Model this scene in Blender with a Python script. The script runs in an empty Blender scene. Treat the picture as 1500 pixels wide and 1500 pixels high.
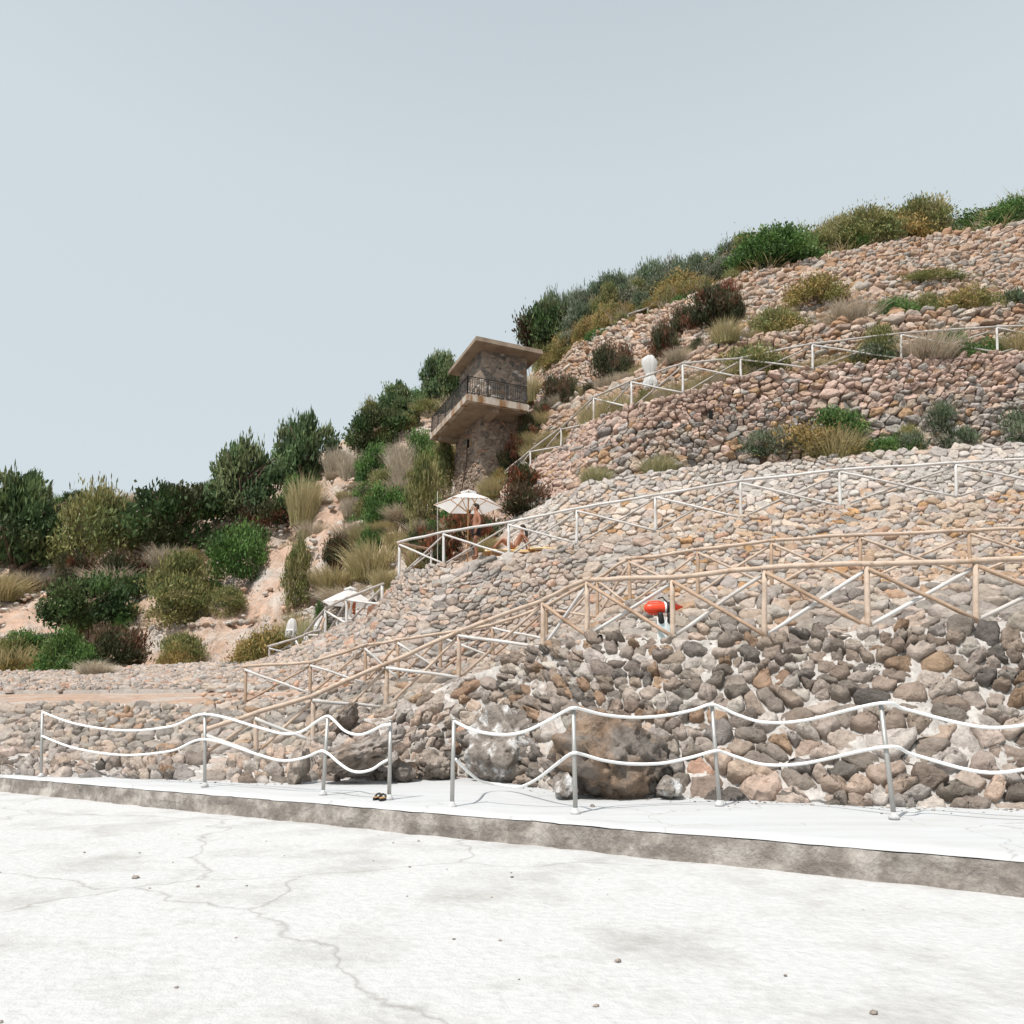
import bpy, bmesh, math, random
import numpy as np
from mathutils import Vector, Matrix, Euler, noise as mnoise

random.seed(7); RNG = np.random.default_rng(7)
C = bpy.context.scene.collection
SC = bpy.context.scene
F, CX, CY = 1100.0, 750.0, 765.0          # focal length and centre, in pixels of the 1500 px photograph
TH = math.radians(14.8); CT, ST = math.cos(TH), math.sin(TH)
EYE = 1.0

# ------------------------------------------------------------------ measuring helpers
def zp(py, d):  return EYE + d*math.tan(TH + math.atan((CY-py)/F))
def pz(d, z):   return CY - F*math.tan(math.atan((z-EYE)/d) - TH)
def wp(px, z, d): return Vector(((px-CX)/F*(d*CT+(z-EYE)*ST), d, z))
def at(px, py, d): return wp(px, zp(py, d), d)
def atz(px, py, z):
    d = (z-EYE)/math.tan(TH + math.atan((CY-py)/F)); return wp(px, z, d)
def proj(p):
    t = p.y*CT+(p.z-EYE)*ST; v = (-p.y*ST+(p.z-EYE)*CT)/t
    return CX+F*p.x/t, CY-F*v
def mpp(p): return (p.y*CT+(p.z-EYE)*ST)/F          # metres per photo pixel at a point

# ------------------------------------------------------------------ object helpers
def tag(o, label=None, cat=None, group=None, kind=None):
    if label: o['label'] = label
    if cat: o['category'] = cat
    if group: o['group'] = group
    if kind: o['kind'] = kind
    return o
def empty(name, loc=(0,0,0), rz=0.0):
    o = bpy.data.objects.new(name, None); C.objects.link(o); o.location = loc; o.rotation_euler = (0,0,rz)
    o.empty_display_size = .1
    return o
def link(name, me, mats, parent=None):
    o = bpy.data.objects.new(name, me); C.objects.link(o)
    if not isinstance(mats, (list, tuple)): mats = [mats]
    if len(me.materials) == 0:
        for m in mats: me.materials.append(m)
    if parent: o.parent = parent
    return o
class MB:
    def __init__(s): s.v=[]; s.f=[]
    def add(s, vs, fs):
        n=len(s.v); s.v += [tuple(v) for v in vs]; s.f += [tuple(i+n for i in f) for f in fs]; return s
    def box(s, c, size, m=None):
        x,y,z=[q/2 for q in size]
        vs=[Vector((a*x,b*y,e*z)) for e in(-1,1) for b in(-1,1) for a in(-1,1)]
        if m is not None: vs=[m@v for v in vs]
        vs=[v+Vector(c) for v in vs]
        return s.add(vs,[(0,2,3,1),(4,5,7,6),(0,1,5,4),(2,6,7,3),(0,4,6,2),(1,3,7,5)])
    def prism(s, poly, z0, z1):
        n=len(poly)
        vs=[(p[0],p[1],z0) for p in poly]+[(p[0],p[1],z1) for p in poly]
        a=sum(poly[i][0]*poly[(i+1)%n][1]-poly[(i+1)%n][0]*poly[i][1] for i in range(n))
        fs=[tuple(range(n))[::-1],tuple(range(n,2*n))]+[(i,(i+1)%n,n+(i+1)%n,n+i) for i in range(n)]
        if a<0: fs=[f[::-1] for f in fs]
        return s.add(vs,fs)
    def tube(s, pts, r, seg=8, caps=True):
        pts=[Vector(p) for p in pts]; n=len(pts)
        rs=r if isinstance(r,(list,tuple)) else [r]*n
        vs=[];ref=None
        for i,p in enumerate(pts):
            t=(pts[min(i+1,n-1)]-pts[max(i-1,0)]).normalized()
            if ref is None: ref=Vector((0,0,1)) if abs(t.z)<.9 else Vector((1,0,0))
            u=(ref-t*ref.dot(t)).normalized(); w=t.cross(u); ref=u
            for k in range(seg):
                a=2*math.pi*k/seg; vs.append(p+(u*math.cos(a)+w*math.sin(a))*rs[i])
        fs=[(i*seg+k,i*seg+(k+1)%seg,(i+1)*seg+(k+1)%seg,(i+1)*seg+k) for i in range(n-1) for k in range(seg)]
        if caps: fs+=[tuple(range(seg))[::-1],tuple((n-1)*seg+k for k in range(seg))]
        return s.add(vs,fs)
    def lathe(s, prof, seg=16, m=None):
        vs=[];n=len(prof)
        for r,z in prof:
            for k in range(seg):
                a=2*math.pi*k/seg; v=Vector((r*math.cos(a),r*math.sin(a),z)); vs.append(m@v if m is not None else v)
        fs=[(i*seg+k,i*seg+(k+1)%seg,(i+1)*seg+(k+1)%seg,(i+1)*seg+k) for i in range(n-1) for k in range(seg)]
        fs+=[tuple(range(seg))[::-1],tuple((n-1)*seg+k for k in range(seg))]
        return s.add(vs,fs)
    def mesh(s, name, smooth=False):
        me=bpy.data.meshes.new(name); me.from_pydata(s.v,[],s.f); me.update()
        if smooth: me.polygons.foreach_set('use_smooth',[True]*len(me.polygons))
        return me
    def build(s, name, mat, parent=None, smooth=False): return link(name,s.mesh(name,smooth),mat,parent)
def np_mesh(name, V, Q, cols=None, smooth=False, mi=None):
    """V (n,3), Q (m,4) quads (a triangle repeats no vertex: use -1 in the last place)."""
    me=bpy.data.meshes.new(name); V=np.asarray(V,np.float32); Q=np.asarray(Q,np.int64)
    tri=Q[:,3]<0; cnt=np.where(tri,3,4); start=np.concatenate([[0],np.cumsum(cnt)[:-1]])
    loops=Q.reshape(-1); loops=loops[loops>=0]
    me.vertices.add(len(V)); me.vertices.foreach_set('co',V.ravel())
    me.loops.add(len(loops)); me.loops.foreach_set('vertex_index',loops.astype(np.int32))
    me.polygons.add(len(Q)); me.polygons.foreach_set('loop_start',start.astype(np.int32)); me.polygons.foreach_set('loop_total',cnt.astype(np.int32))
    if smooth: me.polygons.foreach_set('use_smooth',np.ones(len(Q),bool))
    if mi is not None: me.polygons.foreach_set('material_index',np.asarray(mi,np.int32))
    me.update(calc_edges=True)
    if cols is not None:
        a=me.color_attributes.new('tint','FLOAT_COLOR','POINT')
        c=np.ones((len(V),4),np.float32); c[:,:3]=cols; a.data.foreach_set('color',c.ravel())
    return me

# ------------------------------------------------------------------ materials
def mat(name, col=(.5,.5,.5), rough=.8, tint=False, nscale=6.0, namp=.25, bump=0.0, bscale=30.0, spec=.3, metal=0.0, col2=None, c2scale=1.5, c2pos=(.45,.62), transl=0.0, coord='Object', hstretch=None, cracks=0.0):
    m=bpy.data.materials.new(name); m.use_nodes=True; nt=m.node_tree; N=nt.nodes; L=nt.links
    b=N['Principled BSDF']; b.inputs['Roughness'].default_value=rough; b.inputs['Metallic'].default_value=metal
    b.inputs['Specular IOR Level'].default_value=spec
    tc=N.new('ShaderNodeTexCoord'); vec=tc.outputs[coord]
    if hstretch:
        mp=N.new('ShaderNodeMapping'); mp.inputs['Scale'].default_value=hstretch; L.new(vec,mp.inputs[0]); vec=mp.outputs[0]
    if tint:
        at_=N.new('ShaderNodeAttribute'); at_.attribute_name='tint'; base=at_.outputs['Color']
    else:
        rgb=N.new('ShaderNodeRGB'); rgb.outputs[0].default_value=(*col,1); base=rgb.outputs[0]
    if col2 is not None:
        n2=N.new('ShaderNodeTexNoise'); n2.inputs['Scale'].default_value=c2scale; n2.inputs['Detail'].default_value=6; n2.inputs['Roughness'].default_value=.65; L.new(vec,n2.inputs['Vector'])
        r2=N.new('ShaderNodeValToRGB'); r2.color_ramp.elements[0].position=c2pos[0]; r2.color_ramp.elements[1].position=c2pos[1]; L.new(n2.outputs['Fac'],r2.inputs[0])
        mx=N.new('ShaderNodeMix'); mx.data_type='RGBA'; L.new(r2.outputs[0],mx.inputs[0]); L.new(base,mx.inputs[6]); mx.inputs[7].default_value=(*col2,1); base=mx.outputs[2]
    if namp>0:
        n=N.new('ShaderNodeTexNoise'); n.inputs['Scale'].default_value=nscale; n.inputs['Detail'].default_value=8; n.inputs['Roughness'].default_value=.7; L.new(vec,n.inputs['Vector'])
        mr=N.new('ShaderNodeMapRange'); mr.inputs[1].default_value=.25; mr.inputs[2].default_value=.75; mr.inputs[3].default_value=1-namp; mr.inputs[4].default_value=1+namp; L.new(n.outputs['Fac'],mr.inputs[0])
        mx=N.new('ShaderNodeMix'); mx.data_type='RGBA'; mx.blend_type='MULTIPLY'; mx.inputs[0].default_value=1; L.new(base,mx.inputs[6]); L.new(mr.outputs[0],mx.inputs[7]); base=mx.outputs[2]
    if cracks>0:
        nw=N.new('ShaderNodeTexNoise'); nw.inputs['Scale'].default_value=1.3; nw.inputs['Detail'].default_value=5; L.new(tc.outputs['Object'],nw.inputs['Vector'])
        va=N.new('ShaderNodeMixRGB'); va.blend_type='ADD'; va.inputs[0].default_value=.8; L.new(tc.outputs['Object'],va.inputs[1]); L.new(nw.outputs['Color'],va.inputs[2])
        vo=N.new('ShaderNodeTexVoronoi'); vo.feature='DISTANCE_TO_EDGE'; vo.inputs['Scale'].default_value=cracks; L.new(va.outputs[0],vo.inputs['Vector'])
        cr=N.new('ShaderNodeValToRGB'); cr.color_ramp.elements[0].position=.0; cr.color_ramp.elements[0].color=(.72,.70,.68,1); cr.color_ramp.elements[1].position=.005; cr.color_ramp.elements[1].color=(1,1,1,1); L.new(vo.outputs['Distance'],cr.inputs[0])
        mx=N.new('ShaderNodeMix'); mx.data_type='RGBA'; mx.blend_type='MULTIPLY'; mx.inputs[0].default_value=1; L.new(base,mx.inputs[6]); L.new(cr.outputs[0],mx.inputs[7]); base=mx.outputs[2]
    L.new(base,b.inputs['Base Color'])
    if bump>0:
        n=N.new('ShaderNodeTexNoise'); n.inputs['Scale'].default_value=bscale; n.inputs['Detail'].default_value=7; n.inputs['Roughness'].default_value=.65; L.new(vec,n.inputs['Vector'])
        bp=N.new('ShaderNodeBump'); bp.inputs['Strength'].default_value=1; bp.inputs['Distance'].default_value=bump; L.new(n.outputs['Fac'],bp.inputs['Height']); L.new(bp.outputs[0],b.inputs['Normal'])
    if transl>0:
        tr=N.new('ShaderNodeBsdfTranslucent'); L.new(base,tr.inputs[0]); ms=N.new('ShaderNodeMixShader'); ms.inputs[0].default_value=transl
        L.new(b.outputs[0],ms.inputs[1]); L.new(tr.outputs[0],ms.inputs[2]); L.new(ms.outputs[0],N['Material Output'].inputs[0])
    return m
M={}
M['stone']=mat('stone',tint=True,rough=.95,nscale=7,namp=.34,bump=.06,bscale=11,spec=.1)
M['mortar_pale']=mat('mortar_pale',(.50,.46,.43),rough=.95,nscale=3,namp=.25,bump=.06,bscale=9,spec=.1)
M['mortar_grey']=mat('mortar_grey',(.33,.295,.265),rough=.95,nscale=3,namp=.3,bump=.06,bscale=9,spec=.1)
M['mortar_tower']=mat('mortar_tower',(.31,.25,.20),rough=.95,nscale=3,namp=.25,bump=.03,bscale=9,spec=.1)
M['mortar_white']=mat('mortar_white',(.45,.425,.40),rough=.95,nscale=5,namp=.5,bump=.05,bscale=9,spec=.1)
M['mortar_shade']=mat('mortar_shade',(.17,.12,.09),rough=.95,nscale=3,namp=.3,bump=.06,bscale=9,spec=.1)  # shade of the deep stone gaps put into the colour as dark brown
M['soil']=mat('soil',(.50,.35,.265),rough=.95,nscale=1.6,namp=.3,bump=.25,bscale=3.5,col2=(.53,.47,.42),c2scale=.5,spec=.1)
M['concrete_white']=mat('concrete_white',(.50,.51,.515),rough=.8,nscale=1.2,namp=.07,bump=.012,bscale=5,col2=(.47,.46,.45),c2scale=1.1,c2pos=(.46,.75),hstretch=(.6,2.2,1),spec=.2,cracks=.45)
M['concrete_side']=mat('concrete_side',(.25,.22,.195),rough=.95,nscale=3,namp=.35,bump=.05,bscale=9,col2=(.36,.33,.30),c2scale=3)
M['concrete_ledge']=mat('concrete_ledge',(.53,.53,.525),rough=.9,nscale=14,namp=.12,bump=.02,bscale=14,col2=(.37,.36,.34),c2scale=1.1,c2pos=(.48,.75),cracks=.22)
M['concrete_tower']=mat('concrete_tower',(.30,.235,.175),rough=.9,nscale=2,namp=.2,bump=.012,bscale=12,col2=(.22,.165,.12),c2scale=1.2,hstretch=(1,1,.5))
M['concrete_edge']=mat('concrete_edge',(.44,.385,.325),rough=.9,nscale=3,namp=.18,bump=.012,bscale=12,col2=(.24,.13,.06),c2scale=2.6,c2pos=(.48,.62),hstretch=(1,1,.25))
M['iron']=mat('iron',(.018,.017,.016),rough=.7,namp=.2,spec=.4)
M['steel']=mat('steel',(.42,.41,.39),rough=.45,metal=.6,namp=.12,nscale=8)
M['rope']=mat('rope',(.84,.84,.82),rough=.8,namp=.08,nscale=60,bump=.004,bscale=120)
M['wood_tan']=mat('wood_tan',(.50,.395,.315),rough=.8,nscale=7,namp=.2,bump=.006,bscale=25,col2=(.36,.25,.17),c2scale=2.6,c2pos=(.52,.66),spec=.2)
M['wood_tan_dark']=mat('wood_tan_dark',(.40,.285,.205),rough=.8,nscale=7,namp=.25,bump=.006,bscale=25,col2=(.27,.18,.12),c2scale=2.6,c2pos=(.52,.66),spec=.2)
M['wood_white']=mat('wood_white',(.60,.59,.575),rough=.8,nscale=6,namp=.12,bump=.005,bscale=25,col2=(.48,.45,.42),c2scale=1.5,spec=.2)
M['wood_grey']=mat('wood_grey',(.40,.365,.335),rough=.85,nscale=6,namp=.2,bump=.006,bscale=25,col2=(.50,.47,.44),c2scale=1.5,spec=.2)
M['pipe_brown']=mat('pipe_brown',(.13,.075,.05),rough=.8,namp=.4,nscale=4)
M['canvas']=mat('canvas',(.88,.88,.875),rough=.9,namp=.05,nscale=3,transl=.62,spec=.1)
M['wood_parasol']=mat('wood_parasol',(.50,.28,.12),rough=.55,namp=.2,nscale=10)
M['skin']=mat('skin',(.30,.135,.08),rough=.5,namp=.08,nscale=5,spec=.35)
M['skin_pale']=mat('skin_pale',(.60,.35,.25),rough=.5,namp=.08,nscale=5,spec=.35)
M['hair']=mat('hair',(.03,.02,.015),rough=.55,namp=.3,nscale=30)
M['black_cloth']=mat('black_cloth',(.015,.015,.017),rough=.8,namp=.15)
M['white_cloth']=mat('white_cloth',(.82,.82,.80),rough=.85,namp=.05)
M['yellow_cloth']=mat('yellow_cloth',(.74,.50,.20),rough=.9,namp=.1,col2=(.8,.72,.55),c2scale=4)
M['rust_cloth']=mat('rust_cloth',(.36,.11,.05),rough=.9,namp=.15)
M['red_plastic']=mat('red_plastic',(.74,.055,.014),rough=.42,namp=.05,spec=.5)
M['black_rubber']=mat('black_rubber',(.02,.02,.02),rough=.55,namp=.1)
M['fin_blue']=mat('fin_blue',(.60,.72,.75),rough=.4,namp=.05,spec=.4)
M['white_plastic']=mat('white_plastic',(.82,.82,.82),rough=.4,namp=.03)
M['dark_hole']=mat('dark_hole',(.01,.009,.008),rough=1,namp=0)
M['leaf']=mat('leaf',tint=True,rough=.65,namp=.15,nscale=3,spec=.25,transl=.25)
M['blade']=mat('blade',tint=True,rough=.8,namp=.15,nscale=3,spec=.15,transl=.2)
M['bark']=mat('bark',(.16,.11,.08),rough=.95,nscale=6,namp=.4,bump=.02,bscale=12)
M['boulder_dark']=mat('boulder_dark',(.20,.16,.13),rough=.95,nscale=6,namp=.6,bump=.1,bscale=6,col2=(.34,.30,.27),c2scale=2.2,spec=.15)
M['boulder_grey']=mat('boulder_grey',(.27,.225,.19),rough=.95,nscale=6,namp=.55,bump=.09,bscale=7,col2=(.40,.34,.29),c2scale=2.5,spec=.15)
M['boulder_white']=mat('boulder_white',(.27,.235,.205),rough=.95,nscale=7,namp=.5,bump=.1,bscale=7,col2=(.58,.57,.56),c2scale=3.2,c2pos=(.50,.60),spec=.15)
M['boulder_brown']=mat('boulder_brown',(.25,.18,.13),rough=.95,nscale=5,namp=.6,bump=.12,bscale=5,col2=(.19,.165,.145),c2scale=1.5,c2pos=(.42,.56),spec=.15)

# ------------------------------------------------------------------ the hillside as a stack of measured lines
def P(px,py,d): return (px, *wp(px,zp(py,d),d))
def Z(px,d,z):  return (px, *wp(px,z,d))
def PZ(px,py,z): return (px,*atz(px,py,z))
GX=np.arange(-900,2601,5.0)
def P0(px,e): return [px,*wp(px,float(e[3]),float(e[2]))]
def line(cps, sm=9):
    a=np.array(sorted(cps)); e0,e1=a[0],a[-1]
    a=np.concatenate([[P0(-900,e0)],a,[P0(2600,e1)]]); out=np.stack([np.interp(GX,a[:,0],a[:,k]) for k in (1,2,3)],1)
    if sm>1:
        k=np.ones(sm)/sm; pad=sm//2
        for j in (1,2):
            col=np.pad(out[:,j],pad,mode='edge'); out[:,j]=np.convolve(col,k,'valid')
        out[:,0]=(GX-CX)/F*(out[:,1]*CT+(out[:,2]-EYE)*ST)
    return out
def push(l, wcp):
    w=np.interp(GX,[q[0] for q in wcp],[q[1] for q in wcp]) if isinstance(wcp,list) else wcp
    o=l.copy(); o[:,1]+=w; o[:,0]=(GX-CX)/F*(o[:,1]*CT+(o[:,2]-EYE)*ST); return o
R=[None]*16
R[0]=line([Z(-300,17,0),Z(100,14.6,0),PZ(420,1147,0),PZ(500,1142,0),PZ(560,1143,0),PZ(600,1142,0),PZ(660,1138,0),PZ(720,1141,0),PZ(780,1152,0),PZ(830,1162,0),PZ(950,1168,0),PZ(1080,1171,0),Z(1300,9.6,0),Z(1700,9.2,0)])
R[1]=line([Z(-300,18,.25),Z(100,15.6,.35),P(420,1108,14.3),P(460,1090,14.8),P(567,1040,15.6),P(672,996,15.6),P(735,973,15.2),P(795,952,14.4),P(870,932,13.6),P(985,937,12.8),P(1080,939,12.3),Z(1300,11.4,2.35),Z(1700,10.8,2.5)],5)
R[2]=push(R[1],1.4)
R[3]=line([Z(-300,21,1.3),Z(100,19.5,1.4),P(420,1030,18.2),P(455,1018,18.2),P(535,1003,18.4),P(583,996,18.4),P(645,985,18.4),P(720,966,18),P(800,940,17.2),P(875,906,16.6),P(922,887,16),P(1022,872,15.4),P(1080,866,15),Z(1300,14.4,3.6),Z(1700,14,3.8)])
R[4]=line([Z(-300,30,2.1),Z(100,28,2.1),P(420,1006,25),P(490,987,23),P(560,976,21.2),P(600,974,20.4)]+[Z(px,d,z) for px,d,z in [(645,20.8,2.3),(720,21.1,2.5),(800,20.6,2.8),(875,20.0,3.2),(922,19.5,3.4),(1022,18.9,3.52),(1080,18.5,3.55),(1300,17,3.65),(1700,16.6,3.85)]])
R[5]=line([Z(-300,40,3.2),Z(100,38,3.4),P(420,965,34),P(448,955,32.5),P(490,921,30),P(525,909,28),P(546,906,27),P(557,893,26),P(585,840,24.3),P(650,827,23.6),P(700,820,23.2),P(745,815,22.8),P(845,798,22.2),P(960,779,21.6),P(1080,760,21),Z(1300,20,6.9),Z(1700,19.4,7.1)],5)
R[6]=push(R[5],[(-300,4),(420,4.5),(490,6),(560,6.5),(585,6),(650,4.5),(720,3.2),(1700,2.8)])
R[7]=line([Z(-300,46,5),Z(100,44,6),P(420,905,40),P(450,892,40),P(490,878,39.5),P(525,867,38),P(560,852,36),P(585,838,34.5),P(650,800,33),P(700,778,31.5),P(740,766,30),P(790,742,28.4),P(830,718,27.6),P(860,708,27.2),P(900,700,27),P(940,693,26.8),P(1000,687,26.4),P(1080,683,26),Z(1300,25,10.2),Z(1700,24.4,10.5)])
R[8]=push(R[7],.8)
R[9]=line([Z(-300,54,7),Z(100,52,10),P(420,800,48),P(490,775,47),P(560,772,44),P(600,752,42),P(660,722,40.5),P(700,716,39.5),P(740,713,36.2),P(777,683,35),P(822,655,33.5),P(870,617,30),P(925,597,28.4),P(1000,576,27.6),P(1080,553,27.2),Z(1300,26.5,14.5),Z(1700,26,15)])
R[10]=push(R[9],[(-300,1.7),(690,1.7),(735,.6),(790,.7),(850,1.7),(1700,1.7)])
R[11]=line([Z(-300,60,10),Z(100,57,14),P(420,745,54),P(490,700,52),P(560,705,49),P(600,690,48),P(660,660,47),P(700,640,44),P(740,645,38.2),P(770,615,38.2),P(800,597,38),P(840,583,36),P(900,560,33.5),P(960,538,31.5),P(1020,516,30.5),P(1080,497,30),Z(1300,29,18),Z(1700,28.5,18.5)])
R[12]=push(R[11],1.0)
R[13]=line([Z(-300,68,14),Z(100,64,19),P(420,715,60),P(490,655,57),P(520,650,56),P(560,645,55),P(600,620,54),P(660,595,53),P(720,580,51),P(770,560,47),P(800,537,43),P(830,517,41),P(870,492,39),P(920,468,37.5),P(960,460,36.5),P(1000,441,36),P(1040,425,35.6),P(1080,405,35.2),Z(1300,34,25),Z(1700,33,26.5)])
R[14]=line([Z(-300,85,17),Z(100,80,24),P(420,705,72),P(490,645,68),P(600,612,64),P(660,585,62),P(720,572,60),P(770,552,56),P(800,522,50),P(830,497,48),P(870,472,47),P(920,447,46),P(1000,427,45),P(1080,394,44),Z(1300,44,31.5),Z(1700,44,33)])
R[15]=R[14].copy(); R[15][:,0]*=2.2; R[15][:,1]+=90; R[15][:,2]+=4

def col_rows(px):
    return [np.array([np.interp(px,GX,r[:,k]) for k in range(3)]) for r in R]
def rowpt(k,px): return Vector([float(np.interp(px,GX,R[k][:,j])) for j in range(3)])
def ground_at(px,py):
    """first point of the hillside met along a column at picture height py"""
    rs=col_rows(px); prev=None
    for p in rs:
        y=pz(p[1],p[2])
        if prev is not None and y<=py<=prev[1]+1e-6:
            f=(prev[1]-py)/max(prev[1]-y,1e-6); q=prev[0]*(1-f)+p*f
            d=q[1]; z=q[2]; return wp(px,z,d)
        if prev is None or y<prev[1]: prev=(p,y)
        else: prev=(p,min(prev[1],y)) if y<prev[1] else (p,prev[1])
    return Vector(rs[14])
def ground_d(px,d):
    rs=col_rows(px)
    return wp(px,float(np.interp(d,[r[1] for r in rs],[r[2] for r in rs])),d)

def build_hill():
    rows=[]; info=[]
    for k in range(15):
        a,b=R[k],R[k+1]
        nat = k in (6,7,8,9,10,11,12,13,14)
        n=10 if nat else 4
        for i in range(n):
            f=i/n; rows.append(a*(1-f)+b*f); info.append((k,f))
    rows.append(R[15]); info.append((15,0))
    G=np.array(rows)                                        # rows, cols, 3
    out=G.copy()
    for r,(k,f) in enumerate(info):
        for c in range(len(GX)):
            x,y,z=G[r,c]
            px=GX[c]
            rough=0.0
            if k>=7 and px<770: rough=min(1,(770-px)/80)*min(1,(k-6)*.7)
            if k>=13: rough=.8
            n1=mnoise.fractal(Vector((x*.35,y*.35,z*.35)),1.0,2.0,4)
            n2=mnoise.fractal(Vector((x*1.6+9,y*1.6,z*1.6)),1.0,2.0,3)
            dz=rough*(n1*1.0+n2*.22)-.14
            out[r,c]=(x,y+.14-(rough*n1*.3),z+dz)
    nr,nc=out.shape[:2]
    idx=np.arange(nr*nc).reshape(nr,nc)
    Q=np.stack([idx[:-1,:-1],idx[:-1,1:],idx[1:,1:],idx[1:,:-1]],-1).reshape(-1,4)
    o=link('hillside',np_mesh('hillside',out.reshape(-1,3),Q,smooth=True),M['soil'])
    tag(o,'steep terraced hillside of pinkish earth and pale rock','hill',kind='structure')
build_hill()

# ------------------------------------------------------------------ rubble walls
def vnoise(P,f,seed):
    r=np.random.default_rng(seed); out=np.zeros(P.shape[:-1])
    for i in range(9):
        k=r.normal(size=3); k*=f*r.uniform(.6,1.6)/np.linalg.norm(k); out+=np.sin(P@k+r.uniform(0,6.28))
    return out/3.0
def rubble_face(lo,hi,sw,sh,gap,depth,pal,seed,drop=.14,K=15,mort_off=.0,flat=.0,holes=(),rugged=1.0,rnd=.12,cap=True,prof=((1.0,-.6),(.99,.42),(.88,.88),(.5,1.0))):
    rng=np.random.default_rng(seed)
    if cap:        # pair each foot point with the nearest stretch of the top edge, so that courses are not sheared
        n0=len(lo); dd=((lo[:,None,:2]-hi[None,:,:2])**2).sum(-1); j=np.argmin(dd,1).astype(float)
        j=.85*j+.15*np.arange(n0); kk=np.ones(25)/25; j=np.convolve(np.pad(j,12,mode='edge'),kk,'valid'); j[0]=0; j[-1]=n0-1
        j=np.maximum.accumulate(np.clip(j,0,n0-1)); hi=np.stack([np.interp(j,np.arange(n0),hi[:,q]) for q in range(3)],1)
    gx=CX+F*lo[:,0]/(lo[:,1]*CT+(lo[:,2]-EYE)*ST)
    mid=(lo+hi)/2; ds=np.linalg.norm(np.diff(mid,axis=0),axis=1); S=np.concatenate([[0],np.cumsum(ds)])
    H=np.linalg.norm(hi-lo,axis=1); L=S[-1]
    ni=int(L/sw)+4; nj=int(H.max()/sh)+4
    I,J=np.meshgrid(np.arange(ni),np.arange(nj))
    a=I-1.5+.5*(J%2)+rng.uniform(-.42,.42,I.shape); b=J-1.0+rng.uniform(-.42,.42,I.shape)
    pn=vnoise(np.stack([I*1.0,J*1.0,I*0.],-1),.55,seed+9); alive=rng.random(I.shape)>np.clip(drop*(1+1.1*pn),.04,.62)
    ang=np.arange(K)/K*2*np.pi+rng.uniform(0,6.28,(nj,ni,1)); dx=np.cos(ang); dy=np.sin(ang)
    r=np.full((nj,ni,K),1.6)
    for dj in (-2,-1,0,1,2):
        for di in (-3,-2,-1,0,1,2,3):
            if di==0 and dj==0: continue
            na=np.full((nj,ni),1e9); nb=np.zeros((nj,ni))
            js=slice(max(0,-dj),nj-max(0,dj)); jt=slice(max(0,dj),nj-max(0,-dj))
            is_=slice(max(0,-di),ni-max(0,di)); it=slice(max(0,di),ni-max(0,-di))
            ok=alive[jt,it]
            na[js,is_]=np.where(ok,a[jt,it],1e9); nb[js,is_]=np.where(ok,b[jt,it],0)
            va=na-a; vb=nb-b; good=va<1e8
            va=np.where(good,va,0); vb=np.where(good,vb,0)
            dot=va[...,None]*dx+vb[...,None]*dy; n2=(va*va+vb*vb)[...,None]/2
            rr=np.where((dot>1e-3)&good[...,None],n2/np.maximum(dot,1e-3),9)
            r=np.minimum(r,rr)
    r=(1-rnd)*r+rnd*.5*(np.roll(r,1,-1)+np.roll(r,-1,-1))
    r=np.maximum(r-gap*rng.uniform(.2,1.6,(nj,ni,1)),.12)*rng.uniform(.93,1.04,r.shape)
    s=a*sw; t=b*sh; Hs=np.interp(s,S,H)
    keep=alive&(s>0)&(s<L)&(t>-.1)&(t<Hs+.02)
    for (hx,hy,hw,hh) in holes:
        pxs=np.interp(s,S,gx); 
        Lp=np.stack([np.interp(s,S,lo[:,q]) for q in range(3)],-1); Hp=np.stack([np.interp(s,S,hi[:,q]) for q in range(3)],-1)
        pp=Lp+(Hp-Lp)*(t/np.maximum(Hs,.01))[...,None]
        pyy=CY-F*np.tan(np.arctan((pp[...,2]-EYE)/pp[...,1])-TH)
        keep&=~((abs(pxs-hx)<hw)&(abs(pyy-hy)<hh))
    a,b,r,dx,dy=a[keep],b[keep],r[keep],dx[keep],dy[keep]; n=len(a)
    NR=len(prof)
    hgt=depth*rng.uniform(.4,1.5,n); tl=rng.uniform(-.6,.6,(n,2))*(1-flat)
    ptsA=[];ptsB=[];ptsH=[]
    for c,h in prof:
        ptsA.append(a[:,None]+dx*r*c); ptsB.append(b[:,None]+dy*r*c)
        ptsH.append(hgt[:,None]*(h+rng.uniform(-.16,.16,r.shape)*(h>0)*rugged) + (dx*r*c*tl[:,:1]+dy*r*c*tl[:,1:])*depth*(h>.5))
    A=np.concatenate(ptsA+[a[:,None]],1); B=np.concatenate(ptsB+[b[:,None]],1); HH=np.concatenate(ptsH+[(hgt*rng.uniform(.9,1.1,n))[:,None]],1)
    s=A*sw; t=B*sh; Hs=np.maximum(np.interp(s,S,H),.05); fr=t/Hs
    Lp=np.stack([np.interp(s,S,lo[:,k]) for k in range(3)],-1); Hp=np.stack([np.interp(s,S,hi[:,k]) for k in range(3)],-1)
    up=Hp-Lp
    Pp=Lp+up*fr[...,None]
    tg=np.gradient(mid,S,axis=0); T=np.stack([np.interp(s,S,tg[:,k]) for k in range(3)],-1)
    Nn=np.cross(T,up); Nn/=np.linalg.norm(Nn,axis=-1,keepdims=True)
    HH=HH+depth*rugged*(.20*vnoise(Pp,16,seed+1)+.12*vnoise(Pp,37,seed+2))
    Pp=Pp+Nn*(HH[...,None]-.02)
    V=Pp.reshape(-1,3); nv=K*NR+1
    base=(np.arange(n)*nv)[:,None]
    q=[]
    for ri in range(NR-1):
        for k in range(K):
            k2=(k+1)%K; q.append(np.concatenate([base+ri*K+k,base+ri*K+k2,base+(ri+1)*K+k2,base+(ri+1)*K+k],1))
    for k in range(K):
        k2=(k+1)%K; q.append(np.concatenate([base+(NR-1)*K+k,base+(NR-1)*K+k2,base+NR*K,np.full((n,1),-1)],1))
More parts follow.
